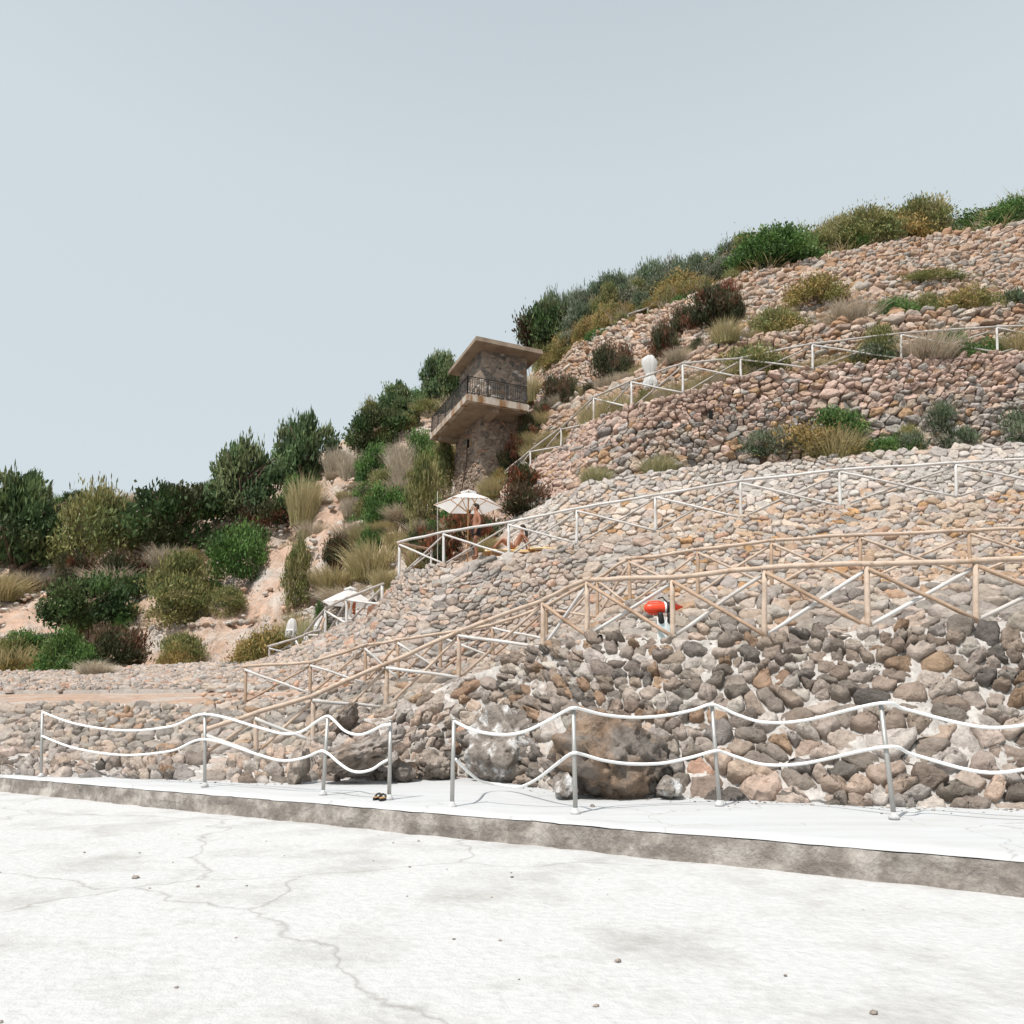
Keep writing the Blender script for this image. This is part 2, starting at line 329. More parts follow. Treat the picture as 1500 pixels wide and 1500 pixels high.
    Q=np.concatenate(q,0)
    cen=Pp[:,-1,:]; cpx=CX+F*cen[:,0]/(cen[:,1]*CT+(cen[:,2]-EYE)*ST); cpy=CY-F*np.tan(np.arctan((cen[:,2]-EYE)/cen[:,1])-TH)
    cols=pal(rng,n,cpx,cpy,b*sh/np.maximum(np.interp(a*sw,S,H),.1))
    cols=np.repeat(cols[:,None,:],nv,1).reshape(-1,3)
    # mortar sheet behind the stones
    m=24 if H.max()>1 else 10
    fr=np.linspace(-.02,1.0,m)[:,None,None]
    G=lo[None]+(hi-lo)[None]*fr
    Nm=np.cross(tg,hi-lo); Nm/=np.linalg.norm(Nm,axis=-1,keepdims=True)
    G=G+Nm[None]*(mort_off+rng.uniform(-.02,.02,G.shape[:2])[...,None])
    if cap:
        bt=G[:1].copy(); bt[...,2]-=.35; G=np.concatenate([bt,G],0); m+=1
        cp=hi[None].copy(); cp[...,1]+=.5; G=np.concatenate([G,cp],0); m+=1
    nc=G.shape[1]; idx=len(V)+np.arange(m*nc).reshape(m,nc)
    Q2=np.stack([idx[:-1,:-1],idx[:-1,1:],idx[1:,1:],idx[1:,:-1]],-1).reshape(-1,4)
    V=np.concatenate([V,G.reshape(-1,3)],0); cols=np.concatenate([cols,np.full((m*nc,3),.4)],0)
    mi=np.concatenate([np.zeros(len(Q),int),np.ones(len(Q2),int)])
    return V,np.concatenate([Q,Q2],0),cols,mi
def wall(name,k0,k1,px0,px1,sw,sh,gap,depth,pal,mortar,seed,label,smooth=False,**kw):
    sel=(GX>=px0)&(GX<=px1); V,Q,cols,mi=rubble_face(R[k0][sel],R[k1][sel],sw,sh,gap,depth,pal,seed,**kw)
    o=link(name,np_mesh(name,V,Q,cols,smooth,mi),[M['stone'],mortar]); tag(o,label,'wall','rubble stone terrace walls')
    return o
def palette(entries, var=.14, sat=.80):
    cs=np.array([e[1:] for e in entries]); gm=cs.mean(1,keepdims=True); cs=gm+(cs-gm)*sat; w=np.array([e[0] for e in entries],float); w/=w.sum()
    def f(rng,n,px,py,fr):
        c=cs[rng.choice(len(cs),n,p=w)]
        return np.clip(c*rng.uniform(1-var*1.4,1+var,(n,1))*rng.uniform(.985,1.015,(n,3))*np.array([1.02,.985,.96]),0,1)
    return f
pink=palette([(5,.52,.375,.305),(4,.48,.35,.285),(2,.44,.30,.22),(1.5,.38,.35,.325),(1,.54,.44,.375),(.5,.46,.29,.16)])
grey=palette([(4,.34,.31,.285),(3,.40,.345,.295),(2,.27,.25,.23),(2,.45,.355,.275),(.8,.43,.27,.15)])
orange=palette([(4,.44,.30,.21),(3,.47,.345,.265),(2,.36,.32,.28),(1.5,.42,.25,.14),(2,.50,.41,.335)])
pale=palette([(5,.46,.43,.40),(3,.50,.44,.385),(2,.39,.365,.34),(1,.47,.36,.28)])
ochre=palette([(4,.48,.38,.295),(3,.47,.325,.215),(2,.40,.37,.34),(2,.52,.445,.375),(.7,.45,.26,.11)])
beige=palette([(5,.43,.355,.30),(4,.40,.365,.335),(2.5,.46,.35,.275),(1.5,.27,.25,.23),(.6,.47,.29,.20)])
dark=palette([(3,.23,.195,.165),(3,.285,.225,.18),(1.5,.16,.145,.13),(3,.37,.315,.27),(1,.33,.22,.14),(2,.43,.39,.35)],.2)
midd=palette([(4,.35,.315,.28),(3,.40,.34,.285),(2,.25,.225,.20),(2,.43,.34,.27),(.7,.38,.25,.16)])
def blend(p,q,fn):
    def f(rng,n,px,py,fr):
        a=p(rng,n,px,py,fr); b=q(rng,n,px,py,fr); w=(rng.random(n)<fn(px,py,fr))[:,None]; return np.where(w,b,a)
    return f
darkmid=blend(dark,beige,lambda px,py,fr: np.clip((760-px)/260,0,.75)+np.clip((py-1040)/60,0,.5)*(px>900))
FLAT=((1.0,-.6),(1.0,.5),(.95,.86),(.62,1.0),(.3,1.02))
NEAR=((1.0,-.7),(1.0,.3),(.95,.66),(.80,.92),(.55,1.0),(.27,1.02))
wall('stone_wall',0,1,-900,2600,.235,.18,.072,.125,darkmid,M['mortar_white'],11,'dark brown rubble wall with white mortar above the white concrete platform',drop=.36,rugged=1.5,rnd=.15,K=18,prof=NEAR,mort_off=.0)
wall('stone_wall',2,3,-900,2600,.25,.185,.05,.09,midd,M['mortar_pale'],12,'low grey rubble wall behind the hanging red rescue float',drop=.36,rugged=1.3,K=16,prof=NEAR,mort_off=-.03)
wall('stone_wall',4,5,-900,2600,.225,.155,.052,.085,blend(beige,ochre,lambda px,py,fr:np.clip((px-860)/200,0,.6)),M['mortar_grey'],13,'beige rubble wall sloping up to the terrace where the man stands',drop=.36,rugged=1.4,mort_off=-.015,rnd=.05,prof=FLAT)
wall('stone_wall',6,7,745,2600,.26,.19,.05,.09,blend(pale,ochre,lambda px,py,fr:np.clip((py-715)/40,0,1)*np.clip((px-800)/60,0,1)),M['mortar_grey'],14,'pale grey stone wall with ochre boulders behind the upper white railing',drop=.36,rugged=1.2,mort_off=-.02,rnd=.06,prof=FLAT)
wall('stone_wall',6,7,445,590,.26,.2,.05,.07,pale,M['mortar_shade'],15,'small pale stone wall behind the lower white parasol')
wall('stone_wall',8,9,735,2600,.275,.19,.06,.17,blend(pink,grey,lambda px,py,fr:np.clip((py-(588+ (1080-px)*.12))/45,0,1)*np.clip((px-850)/30,0,1)*.75),M['mortar_shade'],16,'tall pink dry stone wall under the highest sloping white railing',drop=.3,prof=FLAT,rnd=.08,holes=[(1040,607,3.2,7)],mort_off=-.09)
wall('stone_wall',10,11,780,2600,.31,.195,.06,.17,orange,M['mortar_shade'],17,'orange stone wall above the grassy path with the closed parasol',drop=.34,mort_off=-.08)
wall('stone_wall',12,13,785,2600,.33,.20,.06,.17,orange,M['mortar_shade'],18,'topmost reddish stone wall below the golden bushes on the ridge',drop=.34,mort_off=-.08)

# ------------------------------------------------------------------ platform, ledge
edge0=Vector((-2.98,10.55)); edge1=Vector((-1.2,9.4)); ed=(edge1-edge0).normalized()
def edge_pt(k): return edge0+ed*k
mb=MB()
ks=np.linspace(-16,14,260); top=[];fr=[]
for i,k in enumerate(ks):
    e=edge_pt(k); w=.07*mnoise.noise(Vector((k*.9,0,3)))+.05*mnoise.noise(Vector((k*3,1,3)))+.03*mnoise.noise(Vector((k*9,1,3)))
    fr.append((e.x+w*.5,e.y+w))
rows=[]
nrm=Vector((-ed.y,ed.x)); 
if nrm.y<0: nrm=-nrm
offs=[0,.04,.3,.8,1.5,2.5,4,6,9,13]
for oi,o_ in enumerate(offs):
    row=[]
    for (x,y) in fr:
        p=Vector((x,y))+nrm*o_
        z=.0 if oi else -.03
        z+=.025*mnoise.noise(Vector((p.x*.8,p.y*.8,0)))*(oi>0)
        row.append((p.x,p.y,z))
    rows.append(row)
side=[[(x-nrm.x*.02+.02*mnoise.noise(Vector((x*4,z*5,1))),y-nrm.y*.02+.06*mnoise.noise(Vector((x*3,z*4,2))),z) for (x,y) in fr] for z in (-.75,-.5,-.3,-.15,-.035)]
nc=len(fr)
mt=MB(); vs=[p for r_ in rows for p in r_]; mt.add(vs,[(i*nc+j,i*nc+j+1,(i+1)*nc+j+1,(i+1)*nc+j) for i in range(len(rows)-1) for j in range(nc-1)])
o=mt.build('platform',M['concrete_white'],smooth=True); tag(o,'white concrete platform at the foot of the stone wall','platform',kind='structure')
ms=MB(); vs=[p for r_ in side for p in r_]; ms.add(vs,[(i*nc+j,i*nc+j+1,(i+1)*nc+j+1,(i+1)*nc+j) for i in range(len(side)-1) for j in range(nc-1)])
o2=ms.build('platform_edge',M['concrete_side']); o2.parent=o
mg=MB(); g=40
gx=np.linspace(-40,40,g); gy=np.linspace(-30,30,g)
mg.add([(x,y,-.27+.015*mnoise.noise(Vector((x,y,5)))) for y in gy for x in gx],[(j*g+i,j*g+i+1,(j+1)*g+i+1,(j+1)*g+i) for j in range(g-1) for i in range(g-1)])
o=mg.build('ground',M['concrete_ledge'],smooth=True); tag(o,'lower pale concrete ledge in front of the platform','ground',kind='structure')

# ------------------------------------------------------------------ boulders
def rock(name,c,size,rz,matl,label,seed,sub=5,rough=.28,cat='boulder',group='large boulders at the foot of the wall',flatten=0):
    bm=bmesh.new(); bmesh.ops.create_icosphere(bm,subdivisions=sub,radius=1)
    rr=random.Random(seed*13+1); cuts=[]
    for i in range(13):
        dv=Vector((rr.gauss(0,1),rr.gauss(0,1),rr.gauss(0,1))).normalized(); cuts.append((dv,rr.uniform(.72,.93)))
    for v in bm.verts:
        p=v.co.copy()
        for dv,of in cuts:
            t=p.dot(dv)
            if t>of: p-=dv*(t-of)
        v.co=p; q=p*1.1+Vector((seed*3.1,seed*1.7,0))
        n=mnoise.fractal(q,1.0,2.0,3)*rough+ mnoise.fractal(q*3.5,.7,2.0,5)*rough*.42-.12*max(0,.12-abs(mnoise.noise(q*1.7+Vector((5,5,5)))))/.12
        cel=mnoise.cell(q*1.6)*.06
        p=p*(1+n+cel)
        v.co=Vector((p.x*size[0],p.y*size[1],p.z*size[2]))
    me=bpy.data.meshes.new(name); bm.to_mesh(me); bm.free()
    me.polygons.foreach_set('use_smooth',[sub>3]*len(me.polygons))
    o=link(name,me,matl); o.location=c; o.rotation_euler=rz if isinstance(rz,tuple) else (0,0,rz); tag(o,label,cat,group); return o
def rockpx(x0,x1,y0,y1,d,depth,matl,label,seed,tilt=0,**k):
    c=at((x0+x1)/2,(y0+y1)/2,d); m=mpp(c)
    return rock('boulder',c,((x1-x0)/2*m*1.1,depth,(y1-y0)/2*m*1.08),(0,tilt,0),matl,label,seed,**k)
rockpx(812,966,1050,1172,10.9,.75,M['boulder_brown'],'huge brown boulder set in the wall behind a steel rope post',1)
rockpx(690,800,1044,1142,13.6,.7,M['boulder_white'],'grey boulder splashed with white mortar left of the huge brown boulder',2,tilt=.3)
rockpx(474,580,1083,1132,13.2,.6,M['boulder_dark'],'long dark boulder leaning behind the sagging ropes',3,tilt=-.35)
rockpx(609,664,1099,1146,14.0,.5,M['boulder_grey'],'smooth grey boulder beside the unroped gap between posts',4,tilt=.1)
rockpx(812,844,1132,1170,10.6,.25,M['boulder_white'],'small white lime coated rock left of the huge brown boulder',5,sub=3)
rockpx(963,1000,1138,1170,10.5,.25,M['boulder_white'],'white streaked rock right of the huge brown boulder',6,sub=3)
rockpx(493,520,1030,1075,15.0,.4,M['boulder_dark'],'black edged rock under the wooden stair railing',7,tilt=.5)
rockpx(665,703,1068,1088,13.9,.3,M['boulder_brown'],'brown rock with dark underside above the grey boulders',8,tilt=-.3,sub=3)
rockpx(570,608,1112,1146,13.5,.3,M['boulder_brown'],'brown rock on the platform between two steel posts',9,sub=3)
rockpx(424,452,1095,1150,13.0,.3,M['boulder_grey'],'rounded brown grey rock at the left end of the lower rope',10,sub=3)
rock('pebble',atz(868,1181,.02),(.035,.03,.028),.4,M['boulder_dark'],'small dark pebble lying on the white platform',11,sub=2,cat='stone',group=None)

# ------------------------------------------------------------------ rope barrier
def jitter(a,b,n,amp,seed):
    a=Vector(a);b=Vector(b); out=[]
    for i in range(n+1):
        f=i/n; p=a.lerp(b,f); w=math.sin(math.pi*f)
        o=Vector((mnoise.noise(Vector((seed*7.3,f*2.2,0))),mnoise.noise(Vector((seed*7.3,f*2.2,5))),mnoise.noise(Vector((seed*7.3,f*2.2,9)))))*amp*(.4+w)
        out.append(p+o)
    return out
rope_posts=[(60,1138,62,1042),(300,1153,300,1045),(473,1165,480,1050),(570,1172,572,1056),(662,1183,665,1053),(843,1193,840,1039),(1054,1181,1043,1034),(1310,1200,1290,1030),(1640,1228,1605,1020)]
rp_label=['steel post beyond the far left end','steel post at the far left end of the ropes','steel post left of the sagging ropes, by the long dark boulder','steel post beside the pair of dark sandals','steel post at the right side of the unroped gap','steel post standing before the huge brown boulder','steel post by the light stones at the left of the last rope span','steel post at the far right end of the ropes','steel post beyond the far right end']
PB=[];PT=[]
for (bx,by,tx,ty),lb in zip(rope_posts,rp_label):
    b=atz(bx,by,0.0); t=at(tx,ty,b.y+.02); PB.append(b);PT.append(t)
    m=MB(); m.tube([b,b.lerp(t,.5),t],.026,10); o=m.build('rope_post',M['steel'],smooth=True); tag(o,lb,'post','steel posts of the rope barrier')
    m=MB(); m.lathe([(.055,0),(.055,.03),(.035,.045),(.03,.07)],14,Matrix.Translation(b)); m.build('post_foot',M['concrete_ledge'],o,smooth=True)
    m=MB(); up=(t-b).normalized(); m.tube([t-up*.01,t+up*.012],.03,10); m.build('post_cap',M['steel'],o,smooth=True)
def rope(pts,label,r=.019):
    """pts: (px,py,d)"""
    w=[at(*p) for p in pts]; out=[]
    n=len(w)
    for i in range(n-1):
        p0=w[max(i-1,0)];p1=w[i];p2=w[i+1];p3=w[min(i+2,n-1)]
        for j in range(8):
            t=j/8; out.append(.5*((2*p1)+(p2-p0)*t+(2*p0-5*p1+4*p2-p3)*t*t+(3*p1-p0-3*p2+p3)*t**3))
    out.append(w[-1])
    m=MB(); m.tube(out,r,8); o=m.build('rope',M['rope'],smooth=True); tag(o,label,'rope','white ropes of the barrier')
d=[p.y for p in PB[2:7]]
rope([(62,1043,PB[0].y-.03),(110,1060,14.4),(180,1070,13.8),(250,1064,13.0),(300,1046,PB[1].y-.03),(380,1066,11.8),(405,1073,11.6),(425,1075,11.4),(445,1070,11.3),(465,1056,11.15),(480,1049,d[0]),(491,1057,10.9),(503,1069,10.8),(516,1075,10.7),(530,1076,10.6),(546,1070,10.45),(560,1063,10.35),(571,1062,d[1]-.03)],'upper white rope sagging from the leftmost post to the sandals post')
rope([(61,1078,PB[0].y-.03),(110,1096,14.4),(180,1106,13.8),(250,1100,13.0),(300,1083,PB[1].y-.03),(380,1106,11.8),(405,1113,11.6),(425,1114,11.4),(448,1109,11.3),(462,1103,11.15),(472,1100,d[0]),(482,1105,10.9),(497,1118,10.8),(512,1128,10.7),(527,1131,10.6),(545,1127,10.45),(557,1119,10.35),(568,1113,d[1]-.03)],'lower white rope sagging across the long dark boulder')
rope([(665,1056,d[2]),(676,1062,9.5),(695,1070,9.4),(720,1075,9.3),(745,1076,9.2),(770,1071,9.1),(800,1057,9.0),(825,1043,8.95),(839,1037,d[3]-.03),(853,1039,8.95),(885,1047,9.1),(930,1051,9.3),(975,1048,9.5),(1015,1040,9.6),(1040,1032,d[4]-.03),(1058,1037,9.7),(1080,1047,9.7),(1120,1058,9.6),(1180,1055,9.4),(1290,1030,PB[7].y-.03),(1330,1040,8.6),(1450,1066,8.2),(1560,1048,7.9),(1605,1021,PB[8].y-.03)],'upper white rope sagging over the huge brown boulder')
fl=.03
rope([(667,1112,d[2]),(674,1119,9.7),(685,1130,10.1),(697,1140,10.8),(706,1145,11.3),(720,1148,11.6),(740,1151,11.6),(757,1153,11.3),(770,1150,10.9),(790,1139,10.2),(812,1122,9.5),(830,1108,9.1),(841,1103,d[3]-.03),(853,1105,8.95),(885,1114,9.1),(925,1119,9.3),(970,1118,9.5),(1010,1110,9.6),(1047,1100,d[4]-.03),(1060,1102,9.7),(1080,1109,9.7),(1120,1120,9.6),(1180,1118,9.4),(1297,1094,PB[7].y-.03),(1340,1106,8.6),(1450,1132,8.2),(1560,1112,7.9),(1618,1088,PB[8].y-.03)],'lower white rope that drops to the platform and crosses the huge brown boulder')

# ------------------------------------------------------------------ wooden fences
def fence(posts,label,mpost,mrail,mbrace,r=.045,seed=0,ext=None,name='wooden_fence',rail_pts=None,cross=True,skip=(),swap=99,mbrace2=None,group='pole railings of the terraces'):
    """posts: (px, py_top, base_vector)"""
    root=empty(name,posts[0][2]); tag(root,label,'fence',group); L0=Vector(posts[0][2])
    tops=[];bases=[]
    for i,(px,pt,b) in enumerate(posts):
        b=Vector(b); t=wp(px,zp(pt,b.y),b.y); tops.append(t-L0); bases.append(b-L0)
        if i in skip: continue
        m=MB(); m.tube(jitter(b-L0-Vector((0,0,.12)),t-L0+Vector((0,0,.0)),4,.018,seed+i),[r*1.15,r*1.1,r*1.05,r,r],8); m.build('post',mpost,root,True)
    up=Vector((0,-.02,r*.9))
    for i in range(len(tops)-1):
        a,b=tops[i],tops[i+1]; e=(b-a).normalized()*.08
        m=MB(); m.tube(jitter(a+up-e,b+up+e,7,.03,seed+i+40),[r*.98,r*1.05,r*1.0,r*1.08,r*1.0,r*1.02,r*.96,r*.9],8); m.build('top_rail',mrail,root,True)
        if cross:
            f=Vector((0,-r*1.3,0)); g=Vector((0,r*1.3,0))
            m=MB(); mb2=mbrace if i<swap else mbrace2; m.tube(jitter(a-Vector((0,0,.05))+f,bases[i+1]+Vector((0,0,.05))+f,5,.02,seed+i+80),r*.78,7); m.build('brace',mb2[0],root,True)
            m=MB(); m.tube(jitter(bases[i]+Vector((0,0,.05))+g,b-Vector((0,0,.05))+g,5,.02,seed+i+120),r*.74,7); m.build('brace',mb2[1],root,True)
    return root
def on(k,px,back=.12,dz=0): 
    p=rowpt(k,px); return wp(px,p.z+dz,p.y+back)
WT,WD,WW,WG=M['wood_tan'],M['wood_tan_dark'],M['wood_white'],M['wood_grey']
fence([(300,1072,on(1,300)),(375,1048,on(1,375)),(459,1022,on(1,459)),(566,975,on(1,566)),(672,928,on(1,672)),(795,882,on(1,795)),(860,852,on(1,860)),(985,849,on(1,985)),(1120,836,on(1,1120)),(1270,830,on(1,1270)),(1430,826,on(1,1430)),(1600,822,on(1,1600))],
  'thick tan pole railing descending past the red rescue float',WT,WT,(WW,WT),.044,1,swap=5,mbrace2=(WD,WW))
fence([(360,978,on(3,360)),(455,972,on(3,455)),(535,947,on(3,535)),(583,939,on(3,583)),(645,930,on(3,645)),(722,917,on(3,722)),(800,890,on(3,800)),(875,849,on(3,875)),(922,821,on(3,922)),(1022,807,on(3,1022)),(1130,794,on(3,1130)),(1260,786,on(3,1260)),(1420,780,on(3,1420)),(1590,774,on(3,1590))],
  'brown pole railing on the low wall behind the thick tan railing',WD,WT,(WW,WD),.037,200,swap=6,mbrace2=(WT,WT))
fence([(585,796,on(5,585)),(650,781,on(5,650)),(745,767,on(5,745)),(845,747,on(5,845)),(960,727,on(5,960)),(1085,706,on(5,1085)),(1230,690,on(5,1230)),(1400,680,on(5,1400)),(1580,670,on(5,1580))],
  'whitish pole railing along the terrace with the standing man',WW,WW,(WW,WG),.043,400)
# return side of that railing at its left corner
pb=on(5,585); pc=wp(632,zp(838,pb.y+3.2),pb.y+3.2); pc.z=pb.z
fence([(585,798,pb),(632,806,pc)],'short brown return railing at the corner near the open parasol',WW,WD,(WD,WG),.04,470,skip=(0,))
fence([(740,692,on(9,740)),(777,661,on(9,777)),(822,628,on(9,822)),(870,583,on(9,870)),(925,559,on(9,925)),(1000,534,on(9,1000)),(1085,526,on(9,1085)),(1190,505,on(9,1190)),(1320,490,on(9,1320)),(1460,480,on(9,1460)),(1610,474,on(9,1610))],
  'highest grey white railing climbing past the closed parasol',WW,WG,(WW,WG),.044,600)
fence([(447,929,on(5,447)),(477,893,on(5,477)),(508,878,on(5,508)),(560,858,on(5,560))],
  'pale railing in front of the lower open parasol',WW,WG,(WW,WG),.055,700)
pA=wp(395,zp(963,29),29)
fence([(395,948,pA),(434,937,wp(434,zp(962,29.5),29.5)),(449,930,wp(449,zp(966,29.5),29.5)),(468,925,wp(468,zp(960,30),30))],
  'small grey railing left below the closed parasols',WG,WG,(WW,WG),.045,760)
pT=ground_d(935,37.8)
fence([(920,462,ground_d(920,38.4)),(949,452,ground_d(949,38.0)),(966,441,ground_d(966,38.0))],'tiny white railing among the bushes on the ridge',WW,WG,(WW,WG),.05,800,cross=False)

def pole(p0,p1,label,m_,r=.03):
    m=MB(); m.tube(jitter(p0,p1,4,.02,int(p0.x*10)),r,7); tag(m.build('pole',m_,smooth=True),label,'pole')
    
g=ground_d(641,28.5); pole(g-Vector((0,0,.1)),wp(641,zp(720,28.5),28.5),'thin grey pole standing left of the open parasol',WG,.013)
pole(at(463,948,30.2),at(475,905,30.6),'leaning brown pole beside the closed parasol on the lower terrace',WD,.05)
# ------------------------------------------------------------------ tower
def tower():
    root=empty('lookout_tower'); tag(root,'square stone lookout tower with concrete balcony and flat overhanging roof','tower')
    zb=16.56; zt=zb+.36; zr=20.45
    Wc=wp(703.5,zb,37.0)
    S=atz(683.6,586,zb); Lc=atz(629.6,644.5,zb); Rc=atz(771,604,zb)
    a=(Lc-S); a.z=0; a.normalize(); b=Vector((-a.y,a.x,0)); b=b if b.x>0 else -b
    def hit(C0,dv,px):
        lo,hi=0,15
        f=lambda k: proj(C0+dv*k)[0]-px
        s0=f(0)
        for _ in range(50):
            mm=(lo+hi)/2
            if f(mm)*s0>0: lo=mm
            else: hi=mm
        return lo
    root.location=(Wc.x,Wc.y,0)
    O=Vector((Wc.x,Wc.y,0))
    def poly(c,p0,p1,q0,q1):      # rectangle from corner c: along a p0..p1, along b q0..q1
        return [(c+a*p+b*q-O)[:2] for p,q in ((p0,q0),(p0,q1),(p1,q1),(p1,q0))]
    la=hit(Wc,a,668); lb=3.6
    lau=hit(wp(703.5,zr,37.0),a,673); lbu=hit(wp(703.5,zr-1,37.0),b,771)
    C0=Vector((Wc.x,Wc.y,0))
    # stone shell with real stones on the two seen faces
    def shell(name,la,lb,z0,z1,pal,sw,sh,dep,mortar,seed):
        mb=MB(); mb.prism(poly(C0,0.05,la-.02,0.05,lb-.02),z0,z1)
        V=[np.array(mb.v)]; Q=[np.array([list(f) for f in mb.f])]; mi=[np.ones(6,int)]; cl=[np.full((8,3),.4)]; off=8
        z=Vector((0,0,1))
        for p0,p1 in ((C0-O+a*la,C0-O),(C0-O,C0-O+b*lb)):
            pts=[p0.lerp(p1,i/12) for i in range(13)]
            lo=np.array([(p.x,p.y,z0) for p in pts]); hi=np.array([(p.x,p.y,z1) for p in pts])
            v,q,c,m_=rubble_face(lo,hi,sw,sh,.09,dep,pal,seed,drop=.2,cap=False,flat=.4); seed+=1
            q=np.where(q>=0,q+off,-1); off+=len(v); V.append(v);Q.append(q);mi.append(m_);cl.append(c)
        return link(name,np_mesh(name,np.concatenate(V),np.concatenate(Q),np.concatenate(cl),False,np.concatenate(mi)),[M['stone'],mortar],root)
    tw=palette([(4,.33,.24,.18),(3,.25,.195,.155),(2,.38,.29,.22),(1,.34,.21,.13),(1.5,.18,.155,.135)])
    tu=palette([(4,.28,.225,.185),(3,.20,.18,.16),(2,.34,.27,.215),(.5,.30,.19,.12),(.4,.5,.47,.44),(1.5,.14,.13,.12)])
    shell('shaft',la,lb,9.5,zb,tw,.27,.2,.075,M['mortar_tower'],51)
    shell('lookout_room',lau,lbu,zt,zr,tu,.30,.22,.06,M['mortar_tower'],55)
    # slab
    ps=(S-Wc); pa=ps.dot(a); pb_=ps.dot(b); lenA=(Lc-S).dot(a); lenB=(Rc-S).dot(b)
    m=MB(); m.prism(poly(C0,pa,pa+lenA,pb_,pb_+lenB),zb,zt-.0); o=m.build('balcony_slab',M['concrete_edge'],root)
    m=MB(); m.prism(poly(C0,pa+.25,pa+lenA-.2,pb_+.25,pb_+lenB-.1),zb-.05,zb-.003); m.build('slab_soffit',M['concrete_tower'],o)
    # tapered bracket beams below
    for q in (0.0,):
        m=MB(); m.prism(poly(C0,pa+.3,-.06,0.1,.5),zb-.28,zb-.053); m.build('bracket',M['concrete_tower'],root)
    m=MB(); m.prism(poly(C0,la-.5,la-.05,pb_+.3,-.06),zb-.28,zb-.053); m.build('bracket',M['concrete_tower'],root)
    # roof
    rc=atz(697,498,zr); rl=atz(655.5,548,zr); rr=atz(789,525,zr)
    v=rc-Wc; ra,rb=v.dot(a),v.dot(b); rla=(rl-rc).dot(a); rlb=(rr-rc).dot(b)
    m=MB()
    pl=poly(C0,ra,ra+rla,rb,rb+rlb); pl2=poly(C0,ra+.04,ra+rla-.04,rb+.04,rb+rlb-.04)
    m.prism(pl,zr,zr+.20); o=m.build('roof',M['concrete_tower'],root)
    m=MB(); m.prism(pl2,zr+.203,zr+.27); m.build('roof_cap',M['concrete_tower'],o)
    # railing
    rail=empty('railing'); rail.parent=root
    def runs(p0,p1,n_posts):
        p0=Vector(p0);p1=Vector(p1)
        m=MB(); m.tube([p0+Vector((0,0,1.0)),p1+Vector((0,0,1.0))],.03,6); m.tube([p0+Vector((0,0,.1)),p1+Vector((0,0,.1))],.02,6); m.tube([p0+Vector((0,0,.9)),p1+Vector((0,0,.9))],.014,6); m.build('handrail',M['iron'],rail)
        for i in range(n_posts+1):
            p=p0.lerp(p1,i/n_posts); m=MB(); m.tube([p-Vector((0,0,.12)),p+Vector((0,0,1.0))],.034,6); m.build('rail_post',M['iron'],rail)
        n=int((p1-p0).length/.125); m=MB()
        for i in range(1,n):
            p=p0.lerp(p1,i/n); m.tube([p+Vector((0,0,.1)),p+Vector((0,0,.9))],.016,5)
            if i%2==0:
                q=p0.lerp(p1,(i+.5)/n); m.tube([p+Vector((0,0,.28)),q+Vector((0,0,.36)),p0.lerp(p1,(i+1)/n)+Vector((0,0,.28))],.008,4)
        m.build('balusters',M['iron'],rail)
    cc=C0-O
    def q(p,w): 
        v=cc+a*p+b*w; return (v.x,v.y,zt)
    e=.07
    runs(q(pa+e,pb_+e),q(pa+e,pb_+lenB-e),3)
    runs(q(pa+e,pb_+e),q(pa+lenA-e,pb_+e),5)
    # rusty drain pipe on the left face
    m=MB(); nrm=-b
    def fp(k,z,o_=.1): v=cc+a*k+nrm*o_; return (v.x,v.y,z)
    m.tube([fp(la*.45,zb-1.1),fp(la*.44,zb-1.6),fp(la*.48,zb-2.2),fp(la*.58,zb-2.9),fp(la*.64,zb-3.5),fp(la*.78,zb-4.6)],.032,7); m.build('drain_pipe',M['pipe_brown'],root)
    m=MB(); m.box(fp(la*.45,zb-.95,.03),(.12,.3,.4)); m.build('drain_opening',M['dark_hole'],root)
tower()
# weep hole slot in the pink wall
p=ground_at(1040,607); m=MB(); m.box((0,0,0),(.16,.3,.34)); o=m.build('drain_slot',M['dark_hole']); o.location=p+Vector((0,-.02,0)); tag(o,'dark upright drain slot in the tall pink wall','drain')
p=ground_at(876,935); m=MB()
def pipe(px,py,label,r=.05):
    p=ground_at(px,py); p=p+Vector((0,-.12,.0))
    m=MB(); m.tube([p+Vector((0,.5,.03)),p],r,14,False); m.tube([p,p+Vector((0,.5,.03))],r*.8,14,False)
    o=m.build('drain_pipe',M['black_rubber'],smooth=True); tag(o,label,'pipe')
    m=MB(); m.tube([p+Vector((0,.08,0)),p+Vector((0,.09,0))],r*.8,14); m.build('pipe_bore',M['dark_hole'],o)
pipe(878,935,'short black drain pipe end below the tan railing post')

